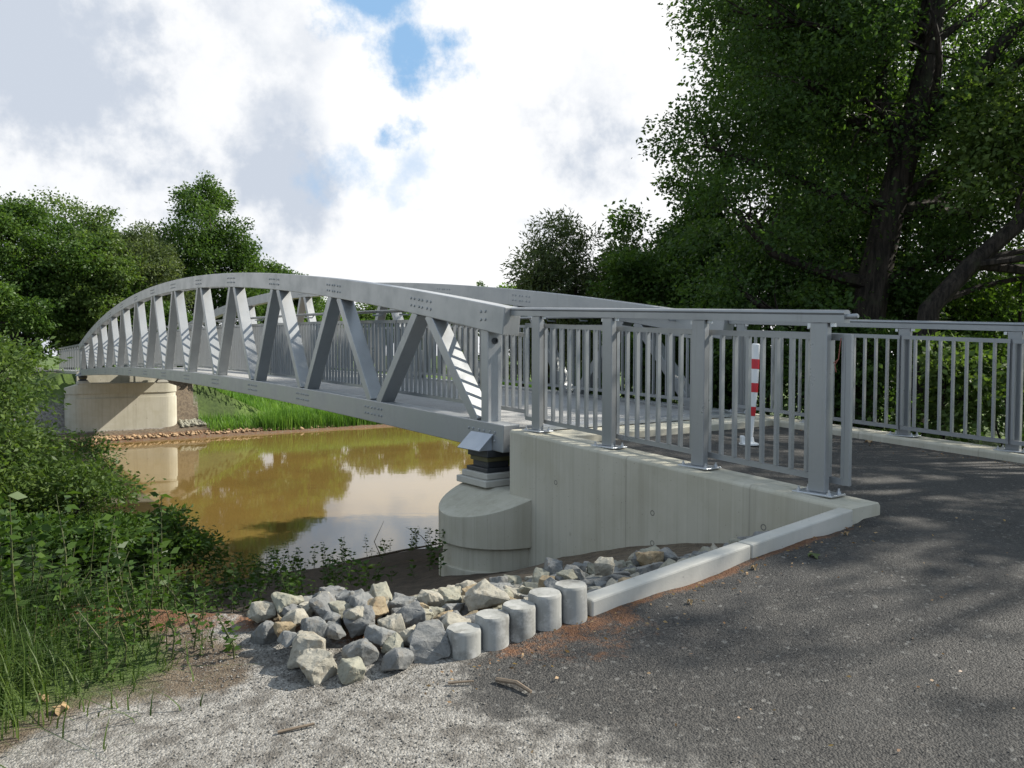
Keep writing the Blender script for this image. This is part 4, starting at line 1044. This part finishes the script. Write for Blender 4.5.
# broad weeds: stems with opposite leaves, beyond counting
def weeds(name, s, c, h, lsize, mat, seed, label, step=.05, aspect=.5):
    r = np.random.RandomState(seed); pos = []; ax = []; m_ = MB()
    for si, ci, hi in zip(s, c, h):
        z0 = float(ht_sc(si, ci)); tip = Vector((r.normal() * .14, r.normal() * .14, 1)).normalized(); b = P(si, ci, z0 - .03)
        m_.tube([b, b + tip * hi * .5, b + tip * hi + Vector((r.normal() * .03, r.normal() * .03, 0))], [.005, .004, .0015], 4, cap=False)
        nl = int(hi / step); a = r.rand() * 6.28
        for j in range(nl):
            t = .15 + .85 * (j + 1) / nl; p = b + tip * hi * t; a += 1.57 + r.normal() * .2
            for q in (0, math.pi):
                pos.append(p); ax.append((math.cos(a + q), math.sin(a + q), r.uniform(-.35, .45)))
    pos = np.array(pos); ax = np.array(ax); tone = np.clip(r.normal(size=len(pos)) * .2 + .5, 0, 1)
    v, q, t = leaf_quads(pos, ax, np.full(len(pos), lsize), aspect, r, tone)
    o = np_mesh(name, v, q, mat, None, [('tone', 'FACE', t)])
    tag(o, label, 'weeds', None, 'stuff')
    m_.build('stems', STEM, o); return o
n = 800; s = r.uniform(-2.9, 5.5, n); c = r.uniform(-10, -3.6, n); k = (c < -3.9 - .12 * (s + 2)) ; s, c = s[k], c[k]
weeds('weeds', s, c, r.uniform(.3, .75, len(s)), .062, LEAF['nettle'], 15, 'leafy upright weeds covering the near bank at the left', .035, .5)
n = 900; s = r.uniform(-3.9, .8, n); c = r.uniform(-6.2, -3.3, n); k = (c < -3.72 - .1 * (s + 3.2) - .35 * fbm(s * 2, c * 2)) & (s > crest(c) - .9); s, c = s[k], c[k]
weeds('low_weeds', s, c, r.uniform(.12, .32, len(s)), .035, LEAF['nettle'], 16, 'low weeds along the grass edge left of the rocks', .022)
n = 420; s = r.uniform(-7, 4, n); c = 4.15 + 9 * r.rand(n) ** 1.6
weeds('ground_cover', s, c, r.uniform(.12, .5, n), .085, LEAF['alder'], 18, 'low leafy ground cover on the verge behind the far railing', .05)
n = 900; s = r.uniform(-.6, 7.2, n); c = r.uniform(-7.5, 1.5, n); k = r.rand(n) < sstep(.5, -3.0, c + (fbm(s, c) - .5) * 3); s, c = s[k], c[k]
weeds('bank_weeds', s, c, r.uniform(.15, .60, len(s)), .065, LEAF['nettle'], 19, 'dark weeds thinning out on the earth bank between bush and pier', .045)
n = 70; s = r.uniform(6.2, 7.6, n); c = r.uniform(-2.5, 6.0, n)
weeds('shore_weeds', s, c, r.uniform(.2, .6, n), .07, LEAF['oak'], 17, 'small dark weeds along the near waterline', .06)
SH = [(-5.7, 8.0, -1.45, 1.5, 1.5, 1.68, 17000, 'lime', 'big leafy green shrub at the left frame edge'),
      (-4.75, 7.6, -2.15, 1.1, 1.1, .66, 11000, 'nettle', 'mid green shrub in front of the far abutment at the left'),
      (-4.6, 9.2, -2.62, 1.15, 1.2, .74, 9500, 'oak', 'dark spreading shrub reaching out over the water'),
      (-8.2, 12.5, -2.0, 1.6, 1.5, 1.5, 9000, 'oak', 'dark shrub at the water behind the big leafy one'),
      (-7.8, 10.6, -1.9, 1.7, 1.6, 1.9, 9000, 'lime', 'tall shrub rising behind the big leafy shrub at the left edge')]
for i, (x, y, zc, rx, ry, rz, n, mt, lb) in enumerate(SH):
    lob = auto_lobes(np.random.RandomState(200 + i), (x, y, zc), (rx, ry, rz), 16, (.26, .42))
    g = gz(x, y); tree('shrub', lb, 'shrub', (x, y, g), [(x, y, g - .1), (x, y, g + .5), (x, y, zc + rz * .4)], [.05, .045, .015], lob, int(n * 2.6), .062, LEAF[mt], 210 + i, .42, 'shrubs on the near left bank')

n = 420; r = np.random.RandomState(77)
s = np.concatenate([r.uniform(-6.6, -4.5, 150), -4.44 - .12 * np.abs(r.normal(size=150)), r.uniform(-4.4, -1.3, 120)])
c = np.concatenate([r.uniform(-3.5, 3, 150), r.uniform(-3.4, -.2, 150), 3.4 - .3 * np.abs(r.normal(size=120))])
pos = np.stack([NB[0] + s * BX + c * AX, NB[1] + s * BY + c * AY, ground_z(s, c) + .012], 1)
ax = r.normal(size=(n, 3)) * np.array([1, 1, .12])
v, q, tn = leaf_quads(pos, ax, np.full(n, .019), .55, r, r.rand(n), .15); v[:, 2] = np.maximum(v[:, 2], np.repeat(pos[:, 2], 4) - .003)
tag(np_mesh('leaf_litter', v, q, LEAF['brown'], None, [('tone', 'FACE', tn)]), 'small brown leaf scraps on the asphalt and along the kerb', 'leaf litter', kind='stuff')
# ------------------------------------------------------------------ SMALL THINGS
def stick(pts, rad, label, cat='stick'):
    m_ = MB(); m_.tube(pts, rad, 6); tag(m_.build('stick', WOOD, None, smooth=True), label, cat)
def G(s, c, h=0.): return P(s, c, float(ground_z(np.array(s), np.array(c))) + h)
stick([G(-4.62, -3.10, .012), G(-4.70, -3.06, .02), G(-4.78, -3.05, .014)], [.010, .009, .006], 'short brown stick on the gravel in front of the palisade posts')
stick([G(-4.52, -3.26, .01), G(-4.58, -3.18, .016)], [.006, .004], 'thin twig on the gravel left of the short brown stick')
stick([G(-4.42, -3.9, .008), G(-4.46, -3.78, .012)], [.006, .005], 'dark twig on the gravel below the front of the rock pile')
stick([G(7.2, 1.5, .03), G(7.5, 2.8, .06), G(7.7, 4.2, .08)], [.03, .025, .012], 'long driftwood branch lying at the near waterline')
stick([G(7.3, 2.2, .0), G(7.4, 2.1, .35), G(7.35, 2.3, .75)], [.012, .009, .003], 'thin bare twig standing up at the near waterline')
stick([G(7.1, 3.3, .0), G(7.2, 3.1, .3), G(7.3, 2.8, .55)], [.012, .008, .003], 'forked bare twig standing in the mud near the pier head')
stick([G(7.6, -.6, .02), G(7.9, .5, .05)], [.02, .012], 'short driftwood piece in the shallow water at the near bank')
def fallen(s, c, size, label, mat='brown', a=0.):
    z = path_z(s) + .02 if -.02 < c < 3.6 else float(ground_z(np.array(s), np.array(c))) + .012
    m_ = MB(); pts = []
    for i in range(14):
        t = 2 * math.pi * i / 14; rr2 = size * (.55 + .3 * abs(math.cos(2.5 * t))); pts.append(P(s + rr2 * math.cos(t + a), c + rr2 * .7 * math.sin(t + a), z + .012 * math.sin(3 * t)))
    n = len(pts); m_.add(pts + [P(s, c, z + .012)] + [p - ZV * .002 for p in pts] + [P(s, c, z + .010)], [(i, (i + 1) % n, n) for i in range(n)] + [(n + 1 + (i + 1) % n, n + 1 + i, 2 * n + 1) for i in range(n)])
    o = m_.build('fallen_leaf', LEAF[mat]); at = o.data.attributes.new('tone', 'FLOAT', 'FACE'); at.data.foreach_set('value', [.9] * len(o.data.polygons)); tag(o, label, 'leaf', 'fallen leaves on the ground')
fallen(-4.62, -.95, .045, 'pale green fallen leaf on the dark asphalt by the kerb stone', 'willow')
fallen(-4.52, -1.35, .022, 'small yellow leaf against the kerb stone foot')
fallen(-4.60, -1.95, .02, 'tiny pale leaf in front of the first kerb stone')
fallen(-4.5, -.42, .02, 'tiny pale leaf near the wing wall end')
fallen(-3.75, -4.5, .05, 'large curled brown leaf in the grass at the left edge')
fallen(-3.62, -4.55, .04, 'brown curled leaf behind the large one at the left edge', a=1.)
fallen(-2.6, 3.25, .05, 'yellow leaf on the asphalt below the far railing', a=.4)
m_ = MB(); q = P(-4.16, .060, 0); zt = ztA(-4.16) - .19
m_.tube([q + Vector((.0, 0, zt)), q + Vector((-.012, -.01, zt - .05)), q + Vector((-.02, -.01, zt - .14)), q + Vector((-.045, -.01, zt - .18)), q + Vector((-.035, -.01, zt - .23))], .0035, 5)
m_.tube([q + Vector((-.02, -.01, zt - .14)), q + Vector((-.055, -.01, zt - .17))], .003, 5)
tag(m_.build('cord', m_paint('rusty_cord', (.26, .09, .06), .8, 0)), 'short reddish cord hanging from the end bar of the near railing', 'cord')
